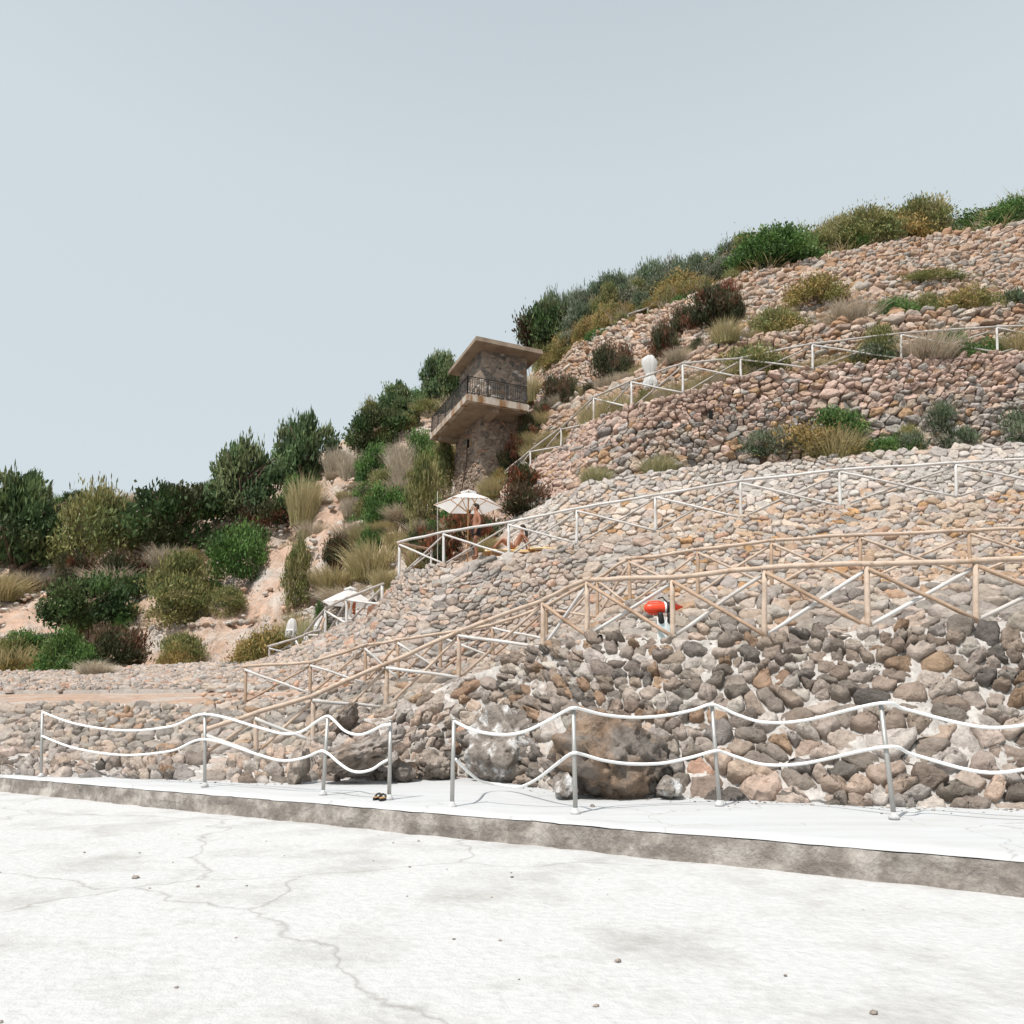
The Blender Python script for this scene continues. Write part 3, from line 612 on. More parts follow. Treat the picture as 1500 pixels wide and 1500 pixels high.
# ------------------------------------------------------------------ parasols
def parasol(loc,R_,zrim,zpk,label,rot=0.,n=6):
    root=empty('parasol',loc); tag(root,label,'parasol','white parasols')
    hub=Vector((0,0,zpk)); V=[];Fa=[]
    ns=6; ring=n*4
    V.append((0,0,zpk))
    for j in range(1,ns+1):
        f=j/ns
        for k in range(ring):
            an=rot+2*math.pi*k/ring; s=(k%4)/4
            rr=R_*math.cos(math.pi/n)/math.cos((s-.5)*2*math.pi/n)
            sag=math.sin(math.pi*s)
            r=rr*f*(1-.035*sag*f); z=zpk-(zpk-zrim)*(f**1.12)-.05*sag*f*(1-f)
            V.append((math.cos(an)*r,math.sin(an)*r,z))
    for k in range(ring): Fa.append((0,1+k,1+(k+1)%ring))
    for j in range(ns-1):
        for k in range(ring): Fa.append((1+j*ring+k,1+(j+1)*ring+k,1+(j+1)*ring+(k+1)%ring,1+j*ring+(k+1)%ring))
    me=bpy.data.meshes.new('canopy'); me.from_pydata(V,[],Fa); me.update()
    o=link('canopy',me,M['canvas'],root); sm=o.modifiers.new('thick','SOLIDIFY'); sm.thickness=.006
    m=MB(); vt=[(0,0,zpk+.1)]
    for k in range(12):
        an=rot+2*math.pi*k/12; vt.append((math.cos(an)*R_*.24,math.sin(an)*R_*.24,zpk-.02))
    m.add(vt,[(0,1+k,1+(k+1)%12) for k in range(12)]); o2=m.build('vent',M['canvas'],o); s2=o2.modifiers.new('thick','SOLIDIFY'); s2.thickness=.006
    m=MB(); m.tube([(0,0,-.1),(0,0,zpk+.05)],.026,10); m.build('pole',M['wood_parasol'],root,True)
    zh=zpk-.72
    m=MB(); m.tube([(0,0,zh-.07),(0,0,zh+.07)],.06,10); m.tube([(0,0,zpk-.12),(0,0,zpk-.02)],.055,10); m.build('hub',M['wood_parasol'],root,True)
    m=MB(); m.lathe([(.24,0),(.24,.06),(.05,.09),(.05,.3)],16); m.build('base',M['concrete_ledge'],root,True)
    for k in range(n):
        an=rot+2*math.pi*k/n; e=Vector((math.cos(an)*R_*.985,math.sin(an)*R_*.985,zrim-.025)); tp=Vector((math.cos(an)*.06,math.sin(an)*.06,zpk-.06))
        md=tp.lerp(e,.5)+Vector((0,0,-.0)); 
        m=MB(); m.tube([tp,md,e],.017,6); rb=m.build('rib',M['wood_parasol'],root)
        m=MB(); m.tube([Vector((math.cos(an)*.05,math.sin(an)*.05,zh)),md],.014,6); m.build('strut',M['wood_parasol'],rb)
    return root
TZ=rowpt(5,700).z
c=at(686,741,25.3); parasol((c.x,c.y,TZ),50*mpp(c)*1.02,c.z-TZ,c.z-TZ+.50,'open white parasol with wooden ribs over the standing man',rot=.12)
g2=on(5,510,2.5); c=at(512,884,31.0); z0=ground_d(512,31.0).z; parasol((c.x,c.y,z0),41*mpp(c),c.z-z0,c.z-z0+.62,'smaller looking open white parasol behind the lower left railing',rot=.5)
def closed_parasol(loc,h,label,scale=1.0,tilt=0,pole=.6,slim=False):
    root=empty('closed_parasol',loc); tag(root,label,'parasol','closed white parasols'); root.rotation_euler=(0,tilt,.3)
    m=MB(); m.tube([(0,0,-.1),(0,0,pole+h)],.025,8); m.build('pole',M['wood_parasol'],root,True)
    prof=[(.02,h+.02),(.12,h*.985),(.21,h*.9),(.245,h*.78),(.21,h*.62),(.155,h*.45),(.125,h*.36),(.17,h*.30),(.24,h*.16),(.26,h*.08),(.2,0.0)]
    if slim: prof=[(.02,h+.02),(.09,h*.975),(.15,h*.88),(.185,h*.7),(.20,h*.45),(.215,h*.2),(.22,h*.05),(.15,0)]
    seg=24; V=[]
    for r,z in prof:
        for k in range(seg):
            an=2*math.pi*k/seg; fo=1+.26*math.cos(an*6+z*1.3)*(1 if r>.1 else .2); V.append((math.cos(an)*r*fo*scale,math.sin(an)*r*fo*scale,pole+z+.03*math.cos(an*3)*(z<h*.2)))
    fs=[(i*seg+k,i*seg+(k+1)%seg,(i+1)*seg+(k+1)%seg,(i+1)*seg+k) for i in range(len(prof)-1) for k in range(seg)]+[tuple(range(seg)),tuple((len(prof)-1)*seg+k for k in range(seg))[::-1]]
    m=MB(); m.add(V,fs); o=m.build('folded_canopy',M['canvas'],root,True)
    m=MB(); zt=pole+h*.36; rs=(.205 if slim else .132)*scale*1.12; m.lathe([(rs,zt-.03),(rs*1.05,zt),(rs,zt+.03)],16); m.build('tie_strap',M['white_cloth'],o,True)
    m=MB(); m.lathe([(.22,0),(.22,.06),(.05,.09)],14); m.build('base',M['concrete_ledge'],root,True)
    return root
p=ground_d(953,29.2); cpy=at(953,567,29.2); m_=mpp(cpy)
o=closed_parasol((cpy.x,29.2,cpy.z-.75),50*m_,'closed white parasol on its wooden pole by the highest railing',1.15,0,.75)
for (px,pt,pb2,d_,lb,ti) in ((426,906,934,33.4,'closed white parasol at the left end of the lower terrace',0),(465,902,926,33.8,'closed white parasol leaning beside the lower railing',.12)):
    q_=at(px,pb2,d_); closed_parasol((q_.x,d_,q_.z-.45),(pb2-pt)*mpp(q_),lb,.95,ti,.45,True)

# ------------------------------------------------------------------ people
def skin(name,J,E,matl,parent,lv=2,rootj=None):
    names=list(J); me=bpy.data.meshes.new(name); me.from_pydata([J[n][:3] for n in names],[(names.index(a),names.index(b)) for a,b in E],[]); 
    o=bpy.data.objects.new(name,me); C.objects.link(o)
    md=o.modifiers.new('s','SKIN'); md.use_smooth_shade=True
    for i,n in enumerate(names):
        r=J[n][3]; r2=J[n][4] if len(J[n])>4 else r
        me.skin_vertices[0].data[i].radius=(r,r2); me.skin_vertices[0].data[i].use_root=(n==(rootj or names[0]))
    sb=o.modifiers.new('u','SUBSURF'); sb.levels=lv; sb.render_levels=lv
    dg=bpy.context.evaluated_depsgraph_get(); dg.update(); m2=bpy.data.meshes.new_from_object(o.evaluated_get(dg)); bpy.data.objects.remove(o)
    m2.polygons.foreach_set('use_smooth',[True]*len(m2.polygons)); m2.materials.clear()
    return link(name,m2,matl,parent)
def body_edges(): 
    e=[('pelvis','waist'),('waist','chest'),('chest','neck'),('neck','jaw'),('jaw','head')]
    for s in 'LR':
        e+=[('pelvis','hip'+s),('hip'+s,'knee'+s),('knee'+s,'ank'+s),('ank'+s,'toe'+s),('chest','sh'+s),('sh'+s,'elb'+s),('elb'+s,'wri'+s),('wri'+s,'palm'+s)]
        for k in range(5): e.append(('wri'+s if k==4 else 'palm'+s,f'f{k}a'+s)); e.append((f'f{k}a'+s,f'f{k}b'+s))
    return e
def add_hand(J,s,fw,side,curl):
    w=Vector(J['wri'+s][:3]); fw=Vector(fw).normalized(); side=Vector(side).normalized(); curl=Vector(curl).normalized()
    p=w+fw*.075; J['palm'+s]=(*p,.022)
    for k,(off,ln) in enumerate(((-.028,.075),(-.010,.088),(.009,.082),(.027,.064))):
        a=p+side*off+fw*ln*.5+curl*.006; b=p+side*off*1.1+fw*ln*.85+curl*.03
        J[f'f{k}a'+s]=(*a,.009); J[f'f{k}b'+s]=(*b,.007)
    a=w+fw*.045-side*.04+curl*.015; b=w+fw*.085-side*.05+curl*.03
    J['f4a'+s]=(*a,.010); J['f4b'+s]=(*b,.008)
def head_bits(root,hc,fwd,hair_long,mhair,mskin):
    """face features on a head centred at hc, facing fwd (horizontal unit)"""
    fwd=Vector(fwd).normalized(); sd=Vector((-fwd.y,fwd.x,0)); up=Vector((0,0,1))
    bm=bmesh.new(); bmesh.ops.create_icosphere(bm,subdivisions=3,radius=1)
    for v in list(bm.verts):
        p=v.co
    dele=[v for v in bm.verts if (v.co.x>.25 and v.co.z<.42) or v.co.z<(-.55)]
    bmesh.ops.delete(bm,geom=dele,context='VERTS')
    for v in bm.verts:
        n=1+.05*mnoise.noise(v.co*5)
        q=hc+fwd*(v.co.x*.108*n-.012)+sd*(v.co.y*.090*n)+up*(v.co.z*.118*n+.025); v.co=q
    me=bpy.data.meshes.new('hair'); bm.to_mesh(me); bm.free(); h=link('hair',me,mhair,root); md=h.modifiers.new('t','SOLIDIFY'); md.thickness=.018
    if hair_long:
        m=MB(); 
        for k in range(-3,4):
            b0=hc-fwd*.085+sd*k*.025+up*.02; m.tube([b0,b0-fwd*.05-up*.14,b0-fwd*.06-up*.27+sd*k*.012,b0-fwd*.05-up*.38+sd*k*.015],[.03,.038,.032,.008],6)
        m.build('hair_length',mhair,root,True)
    m=MB()
    for s in (-1,1): m.lathe([(.004,-.006),(.010,0),(.004,.006)],8,Matrix.Translation(hc+fwd*.086+sd*s*.032+up*.0))
    m.build('eyes',M['black_rubber'],root)
    m=MB(); m.tube([hc+fwd*.085+up*.012,hc+fwd*.112-up*.028,hc+fwd*.088-up*.036],[.008,.014,.008],6)
    for s in (-1,1): m.tube([hc+sd*s*.082+up*.02-fwd*.005,hc+sd*s*.094-fwd*.01,hc+sd*s*.082-up*.035],[.008,.014,.008],6)
    m.tube([hc+fwd*.09-up*.058+sd*.022,hc+fwd*.098-up*.056,hc+fwd*.09-up*.058-sd*.022],[.004,.007,.004],6)
    m.build('face',mskin,root,True)
def standing(loc,rz,label,mskin,raise_hand=True):
    root=empty('person',loc,rz); tag(root,label,'person')
    J={'pelvis':(0,0,.95,.125,.15),'waist':(-.005,0,1.13,.10,.135),'chest':(.015,0,1.35,.115,.165),'neck':(-.005,0,1.505,.055),'jaw':(-.02,0,1.585,.062),'head':(-.022,0,1.69,.082)}
    for s,y in (('L',-1),('R',1)):
        J['hip'+s]=(0,.095*y,.87,.095); J['knee'+s]=(-.015+.02*y,.10*y,.50,.062); J['ank'+s]=(.03+.03*y,.10*y,.10,.042); J['toe'+s]=(-.13+.03*y,.115*y,.035,.036)
        J['sh'+s]=(.015,.185*y,1.425,.062)
    J['elbL']=(.075,-.25,1.14,.043); J['wriL']=(-.06,-.25,.90,.030); add_hand(J,'L',(-.35,0,-1),(-1,0,.3),(0,1,0))
    if raise_hand:
        J['elbR']=(-.13,.26,1.19,.043); J['wriR']=(-.21,.12,1.42,.030); add_hand(J,'R',(.1,-.35,1),(-1,0,.2),(.7,-.5,0))
    else:
        J['elbR']=(.06,.25,1.14,.043); J['wriR']=(-.03,.26,.89,.030); add_hand(J,'R',(-.2,0,-1),(-1,0,.2),(0,-1,0))
    skin('body',J,body_edges(),mskin,root)
    K={'pelvis':(0,0,.96,.16,.185),'top':(-.002,0,1.04,.14,.17),'hL':(0,-.095,.87,.135),'tL':(-.003,-.1,.68,.118),'hR':(0,.095,.87,.135),'tR':(.0,.1,.68,.118)}
    skin('shorts',K,[('pelvis','top'),('pelvis','hL'),('hL','tL'),('pelvis','hR'),('hR','tR')],M['black_cloth'],root)
    head_bits(root,Vector((-.022,0,1.665)),(-1,0,0),False,M['hair'],mskin)
    return root
mp=ground_d(697,23.75); man=standing((mp.x,mp.y,zp(820,mp.y)),math.radians(14),'shirtless man in black swim shorts standing under the open parasol',M['skin'])
# phone-like dark cup in his hand
man.scale=(1.05,1.05,1.05)
bpy.context.view_layer.update()
m=MB(); m.lathe([(.028,0),(.034,.1),(.030,.1),(.025,.01)],12); o=m.build('cup',M['black_rubber'],smooth=True); o.location=man.matrix_basis@Vector((-.20,.06,1.49)); tag(o,'small dark cup held up at the standing man\'s mouth','cup')
op=ground_d(545,31.3); standing((op.x+.0,31.3,zp(878,31.3)-1.78),math.radians(-60),'shirtless person behind the railing post beside the lower parasol',M['skin_pale'],False)
def seated(loc,rz,label):
    root=empty('person',loc,rz); tag(root,label,'person')
    J={'pelvis':(0,0,.13,.115,.15),'waist':(.10,0,.29,.085,.115),'chest':(.20,0,.47,.095,.14),'neck':(.26,0,.60,.045),'jaw':(.245,0,.675,.055),'head':(.25,0,.775,.075)}
    for s,y in (('L',-1),('R',1)):
        J['hip'+s]=(-.06,.095*y,.12,.095); J['knee'+s]=(-.42,.10*y,.36,.060); J['ank'+s]=(-.70,.10*y,.06,.038); J['toe'+s]=(-.86,.11*y,.035,.03)
        J['sh'+s]=(.22,.16*y,.535,.05); J['elb'+s]=(.40,.20*y,.31,.036); J['wri'+s]=(.44,.22*y,.07,.026); add_hand(J,s,(.9,.1*y,-.35),(0,1,0),(0,0,-1))
    skin('body',J,body_edges(),M['skin'],root)
    K={'p':(-.0,0,.13,.13,.165),'w':(.04,0,.2,.11,.14),'hL':(-.05,-.09,.125,.104),'hR':(-.05,.09,.125,.104)}
    skin('bikini_bottom',K,[('p','w'),('p','hL'),('p','hR')],M['white_cloth'],root)
    K={'c':(.188,0,.445,.105,.148),'d':(.165,0,.405,.098,.135)}
    skin('bikini_top',K,[('c','d')],M['white_cloth'],root)
    head_bits(root,Vector((.25,0,.755)),(-1,0,0),True,M['hair'],M['skin'])
    return root
wpos=at(754,806,24.6); tzw=rowpt(5,754).z+.02
seated((wpos.x,23.8,tzw+.36),math.radians(8),'woman with long dark hair and white bikini sitting on a yellow towel')
# lounger under the woman
def lounger(loc,rz,label,L_=1.9,cl=M['yellow_cloth']):
    root=empty('sun_lounger',loc,rz); tag(root,label,'sun lounger','sun loungers')
    m=MB(); m.box((0,0,.28),(L_,.62,.06)); m.build('frame',M['wood_parasol'],root)
    for x in (-L_/2+.15,L_/2-.15):
        for y in (-.25,.25):
            m=MB(); m.box((x,y,.125),(.06,.06,.25)); m.build('leg',M['wood_parasol'],root)
    m=MB(); n=22
    vs=[];
    for i in range(n):
        for j in range(6):
            x=-L_/2-.05+(L_+.1)*i/(n-1); y=-.34+.68*j/5; z=.355+.02*mnoise.noise(Vector((x*4,y*4,1)))-(.1 if j in(0,5) else 0)
            vs.append((x,y,z))
    m.add(vs,[(i*6+j,(i+1)*6+j,(i+1)*6+j+1,i*6+j+1) for i in range(n-1) for j in range(5)]); o=m.build('towel',cl,root,True); md=o.modifiers.new('t','SOLIDIFY'); md.thickness=.015
    return root
lounger((wpos.x+.0,23.8,tzw),math.radians(8),'low lounger spread with a yellow towel under the seated woman')
lp=at(797,805,24.3); lounger((lp.x+.25,23.6,tzw+.02),math.radians(8),'empty low lounger with a yellow towel right of the woman',1.5)
# white draped chair and rust towel under the lower parasol
cp=wp(502,ground_d(502,30.4).z,30.4)
root=empty('deck_chair',cp,.3); tag(root,'white draped chair under the lower open parasol','chair')
m=MB(); m.box((0,0,.42),(.6,.55,.07)); m.build('seat',M['white_cloth'],root)
m=MB(); m.box((.26,0,.8),(.07,.55,.75),Matrix.Rotation(.2,4,'Y')); m.build('backrest',M['white_cloth'],root)
for x in (-.25,.25):
    for y in (-.22,.22):
        m=MB(); m.tube([(x,y,0),(x,y,.4)],.022,6); m.build('leg',M['white_plastic'],root)
m=MB(); n=8
m.add([(.33+.02*math.sin(i*1.3),-.2+.4*j/(n-1),.62+.5*i/(n-1)-.03*math.sin(j)) for i in range(n) for j in range(n)],[(i*n+j,i*n+j+1,(i+1)*n+j+1,(i+1)*n+j) for i in range(n-1) for j in range(n-1)])
o=m.build('towel',M['rust_cloth'],smooth=True); md=o.modifiers.new('t','SOLIDIFY'); md.thickness=.03; o.location=cp+Vector((.1,-.05,0)); tag(o,'rust red towel hung over the white chair','towel')

# ------------------------------------------------------------------ lifeguard gear
bp=at(972,890,13.15); mm=mpp(bp)
root=empty('rescue_float',bp,math.radians(-6)); tag(root,'red torpedo rescue float hanging behind the tan railing post','rescue float'); root.rotation_euler=(0,math.radians(-2),0)
Lf=57*mm; rr_=8.0*mm
RX=Matrix.Rotation(math.pi/2,4,'Y')
prof=[(.01,-Lf/2),(rr_*.55,-Lf/2+.01),(rr_*.85,-Lf/2+.05),(rr_,-Lf/2+.13),(rr_,Lf*.05),(rr_*.95,Lf*.14),(rr_*.75,Lf*.26),(rr_*.45,Lf*.38),(rr_*.2,Lf*.46),(.01,Lf/2)]
m=MB(); m.lathe(prof,20,RX); m.build('float_body',M['red_plastic'],root,True)
for x,w,mt_ in ((Lf*.04,.035,'white_plastic'),(Lf*.11,.06,'black_rubber')):
    m=MB(); m.lathe([(rr_*.98,x-w/2),(rr_*1.06,x-w/2+.004),(rr_*1.06,x+w/2-.004),(rr_*.98,x+w/2)],20,RX); m.build('band',M[mt_],root,True)
for zz in (1,-1):
    m=MB(); m.tube([(-Lf*.42,0,zz*rr_*.75),(-Lf*.36,-.02,zz*(rr_+.015)),(-Lf*.12,-.02,zz*(rr_+.02)),(-Lf*.04,0,zz*rr_*.95)],.012,8); m.build('handle',M['red_plastic'],root,True)
m=MB(); m.tube([(Lf*.1,0,rr_),(Lf*.0,.02,rr_+.09),(-Lf*.12,.02,rr_+.07)],.012,6); m.build('tow_strap',M['black_rubber'],root,True)
for k,(px,lb,tl) in enumerate(((967,'pale blue swim fin hanging left of its pair below the red float',.10),(981,'pale blue swim fin partly hidden by the railing post below the red float',.02))):
    q=at(px,897,13.05); root=empty('swim_fin',q); root.rotation_euler=(.12,-tl,0); tag(root,lb,'swim fin','pair of swim fins')
    h=39*mm
    m=MB(); m.add([(-.05,0,-.10),(.05,0,-.10),(.085,-.01,-h*.75),(.095,-.02,-h),(-.095,-.02,-h),(-.085,-.01,-h*.75)],[(0,1,2,3,4,5)]); o=m.build('blade',M['fin_blue'],root); md=o.modifiers.new('t','SOLIDIFY'); md.thickness=.015
    for s in (-1,1):
        m=MB(); m.tube([(s*.055,-.01,-.08),(s*.088,-.02,-h*.75),(s*.097,-.03,-h)],.012,6); m.build('blade_rail',M['white_plastic'],root)
    m=MB(); m.lathe([(.03,-.20),(.055,-.17),(.058,-.11),(.05,-.04),(.042,0),(.032,0),(.03,-.04)],12); m.build('foot_pocket',M['black_rubber'],root,True)

# ------------------------------------------------------------------ sandals
for k,(px,py,lb) in enumerate(((553,1171,'dark sandal left of its pair on the platform edge'),(560,1172,'dark sandal touching the foot of the steel post'))):
    q=atz(px,py,.005); root=empty('sandal',q,1.35+.25*k); tag(root,lb,'sandal','pair of dark sandals')
    m=MB(); pts=[]
    for i in range(14):
        an=2*math.pi*i/14; x=math.cos(an)*.13; y=math.sin(an)*.048*(1+.18*math.cos(an)); pts.append((x,y))
    m.prism(pts,.0,.028); m.build('sole',M['black_rubber'],root)
    m=MB(); m.tube([(.02,-.05,.02),(.045,-.03,.06),(.05,0,.07),(.045,.03,.06),(.02,.05,.02)],.014,6); m.build('strap',M['black_rubber'],root)
    m=MB(); m.prism([(x*.85,y*.85) for x,y in pts],.0285,.034); m.build('insole',M['wood_parasol'],root)

# ------------------------------------------------------------------ plants
def leaf_mesh(name,seed,n,leaf,clumps,cols,shape='round',asp=2.2,droop=0.,upness=.3,fill=.75,cr=.33):
    """unit plant: x,y in -1..1, z in 0..1"""
    rng=np.random.default_rng(seed)
    u=rng.normal(size=(clumps,3)); u/=np.linalg.norm(u,axis=1,keepdims=True)
    rad=rng.uniform(fill**3,1,(clumps,1))**(1/3)*rng.uniform(.82,1.08,(clumps,1))
    c=u*rad*(1-cr*.5)
    if shape=='round': c[:,2]=c[:,2]*.42+.46
    elif shape=='tall': 
        c[:,2]=c[:,2]*.47+.5; c[:,:2]*=(1.15-.55*c[:,2:3])
    elif shape=='mound':
        c[:,2]=np.abs(c[:,2])*.82+.04
    elif shape=='pine':
        k=rng.integers(0,5,clumps); c[:,2]=.22+k*.18+rng.uniform(-.05,.05,clumps); c[:,:2]*=(1.05-.14*k)[:,None]
    ccol=np.array(cols)[rng.choice(len(cols),clumps)]*rng.uniform(.75,1.25,(clumps,1))
    ci=rng.integers(0,clumps,n)
    off=rng.normal(size=(n,3))*cr*.55*rng.uniform(.6,1.2,(clumps,1))[ci]; off[:,2]*=.5
    p=c[ci]+off; p[:,2]=np.maximum(p[:,2],.0)
    ax=u[ci]*.8+rng.normal(size=(n,3))*.6; ax[:,2]+=upness-droop; ax/=np.linalg.norm(ax,axis=1,keepdims=True)
    sd=np.cross(ax,rng.normal(size=(n,3))); sd/=np.linalg.norm(sd,axis=1,keepdims=True)
    l=leaf*rng.uniform(.6,1.4,(n,1)); w=l/asp
    a=p-ax*l*.5; b=p+sd*w*.5+ax*l*.05; t=p+ax*l*.5; d2=p-sd*w*.5+ax*l*.05
    V=np.stack([a,b,t,d2],1).reshape(-1,3); Q=np.arange(n*4).reshape(n,4)
    cc=np.clip(ccol[ci]*rng.uniform(.75,1.25,(n,1)),0,1); cc=np.repeat(cc[:,None,:],4,1).reshape(-1,3)
    return np_mesh(name,V,Q,cc)
def blade_mesh(name,seed,n,cols,spread=.55,lean=.5,w=.02,tipcol=None,base=.5,hmin=.45):
    rng=np.random.default_rng(seed); an=rng.uniform(0,6.283,n); r=np.sqrt(rng.random(n))*base
    x=np.cos(an)*r; y=np.sin(an)*r; h=rng.uniform(hmin,1.0,n)*(1-.35*r/base)
    la=an+rng.normal(size=n)*.7; ln=np.abs(rng.normal(lean,.22,n))*(.5+r/base)*h*spread/.55
    sx=-np.sin(la+rng.normal(size=n)*.8)*w*.5; sy=np.cos(la+rng.normal(size=n)*.8)*w*.5
    z0=np.zeros(n)-.03
    def ring(f,bend,ws): return np.stack([np.stack([x+np.cos(la)*ln*bend-sx*ws,y+np.sin(la)*ln*bend-sy*ws,z0+h*f],1),np.stack([x+np.cos(la)*ln*bend+sx*ws,y+np.sin(la)*ln*bend+sy*ws,z0+h*f],1)],1)
    r0=ring(0,0,1);r1=ring(.5,.28,.9);r2=ring(.85,.7,.6);tp=ring(1,1.05,.12)
    V=np.concatenate([r0,r1,r2,tp],1).reshape(-1,3); b=np.arange(n)[:,None]*8
    Q=np.concatenate([np.concatenate([b+2*k,b+2*k+1,b+2*k+3,b+2*k+2],1) for k in range(3)],0)
    cc=np.array(cols)[rng.choice(len(cols),n)]*rng.uniform(.7,1.25,(n,1)); cc=np.repeat(cc[:,None,:],8,1)
    if tipcol is not None: 
        tcol=np.array(tipcol)*rng.uniform(.85,1.15,(n,1)); cc[:,4:]=cc[:,4:]*.35+tcol[:,None,:]*.65; cc[:,2:4]=cc[:,2:4]*.7+tcol[:,None,:]*.3
    return np_mesh(name,V,Q,np.clip(cc.reshape(-1,3),0,1))
DG=[(.06,.105,.032),(.045,.08,.027),(.085,.12,.04),(.065,.075,.028)]
PN=[(.10,.16,.065),(.125,.175,.07),(.07,.11,.045),(.15,.18,.08)]
SV=[(.17,.20,.13),(.21,.225,.16),(.11,.155,.085),(.24,.225,.17),(.10,.13,.075)]
GD=[(.30,.22,.075),(.24,.20,.065),(.33,.23,.09),(.17,.17,.055)]
OL=[(.06,.065,.028),(.045,.055,.024),(.15,.065,.035),(.10,.07,.04),(.075,.08,.035)]
OR=[(.22,.08,.04),(.17,.065,.035),(.08,.08,.03),(.055,.07,.03),(.24,.12,.07)]
GR=[(.085,.17,.04),(.11,.20,.05),(.065,.13,.035),(.14,.20,.065)]
YG=[(.24,.225,.085),(.19,.20,.07),(.29,.26,.12),(.13,.155,.055)]
kinds={
 'pine':[leaf_mesh('pine_crown',101+i,7600,.095,54,PN,'tall',2.6,upness=.5,cr=.2,fill=.3) for i in range(2)],
 'airy':[leaf_mesh('airy_crown',109,7600,.095,52,PN,'round',2.4,upness=.5,cr=.2,fill=.25)],
 'dark':[leaf_mesh('dark_foliage',111+i,7600,.085,40,DG,'round',2.0,upness=.5,cr=.26) for i in range(2)],
 'flat':[leaf_mesh('flat_crown',121,8000,.085,44,DG+[(.06,.04,.02)],'round',2.2,upness=.5,cr=.24)],
 'silver':[leaf_mesh('silver_foliage',131+i,5000,.12,34,SV,'round',3.4,upness=.9,cr=.34) for i in range(3)],
 'gold':[leaf_mesh('golden_foliage',141+i,5600,.08,36,GD,'mound',2.4,upness=.5,cr=.34) for i in range(3)],
 'olea':[leaf_mesh('dark_red_foliage',151+i,4600,.12,32,OL,'round',3.2,upness=.9,cr=.34) for i in range(3)],
 'rust':[leaf_mesh('rusty_foliage',161+i,3200,.14,24,OR,'round',3.2,upness=.7,cr=.36) for i in range(2)],
 'green':[leaf_mesh('green_foliage',171+i,6600,.075,42,GR,'mound',2.0,upness=.4,cr=.3) for i in range(3)],
 'olive':[leaf_mesh('olive_foliage',181+i,6400,.09,40,YG,'tall',3.0,upness=.8,cr=.32) for i in range(2)],
 'dry':[blade_mesh('dry_grass',191+i,1500,[(.50,.42,.31),(.56,.48,.37),(.42,.34,.25),(.32,.28,.19)],w=.026,lean=.95,hmin=.25,base=.75,tipcol=(.66,.585,.48)) for i in range(3)],
 'yellow':[blade_mesh('yellow_grass',201+i,1600,[(.36,.32,.13),(.44,.38,.18),(.29,.28,.11),(.50,.42,.25)],w=.027,lean=.8,hmin=.3,base=.7,tipcol=(.58,.50,.31)) for i in range(3)],
 'gtuft':[blade_mesh('green_grass',211+i,1300,[(.28,.30,.13),(.34,.34,.17),(.40,.37,.20)],w=.024,tipcol=(.52,.48,.30)) for i in range(2)],
}
NAMES={'airy':'pine_tree','pine':'pine_tree','dark':'dark_tree','flat':'leaning_pine','silver':'silvery_shrub','gold':'golden_bush','olea':'reddish_shrub','rust':'rusty_shrub','green':'green_bush','olive':'olive_bush','dry':'dry_grass_clump','yellow':'yellow_grass_clump','gtuft':'green_grass_tuft'}
CAT={'airy':'tree','pine':'tree','dark':'tree','flat':'tree','dry':'grass','yellow':'grass','gtuft':'grass','gold':'bush','green':'bush','olive':'bush'}
GRP={'airy':'trees on the hillside','pine':'trees on the hillside','dark':'trees on the hillside','flat':'trees on the hillside','silver':'silvery shrubs along the ridge','gold':'golden bushes on the terraces','olea':'dark red shrubs on the walls','rust':'rusty shrubs on the walls','green':'green bushes on the slope','olive':'tall olive green bushes','dry':'dry grass clumps on the slope','yellow':'yellow grass clumps','gtuft':'green grass tufts on the wall ledges'}
trunk_me={}
def stem_mesh(kind):
    if kind in trunk_me: return trunk_me[kind]
    m=MB(); tree=kind in('pine','airy','dark','flat'); r=.07 if tree else .03
    m.tube([(0,0,-.15),(.02,.01,.2),(-.02,.0,.45),(.0,.02,.8)],[r,r*.8,r*.6,r*.2],7)
    for k in range(9 if tree else 7):
        an=k*2.4; h=.1+.06*k if tree else .02*k; e=.6 if tree else .55
        m.tube([(0,0,h),(math.cos(an)*e*.4,math.sin(an)*e*.4,h+.12),(math.cos(an)*e,math.sin(an)*e,h+.3)],[r*.55,r*.4,r*.12],5)
    trunk_me[kind]=m.mesh('trunk' if tree else 'stems',True); trunk_me[kind].materials.append(M['bark']); return trunk_me[kind]
cnt={}
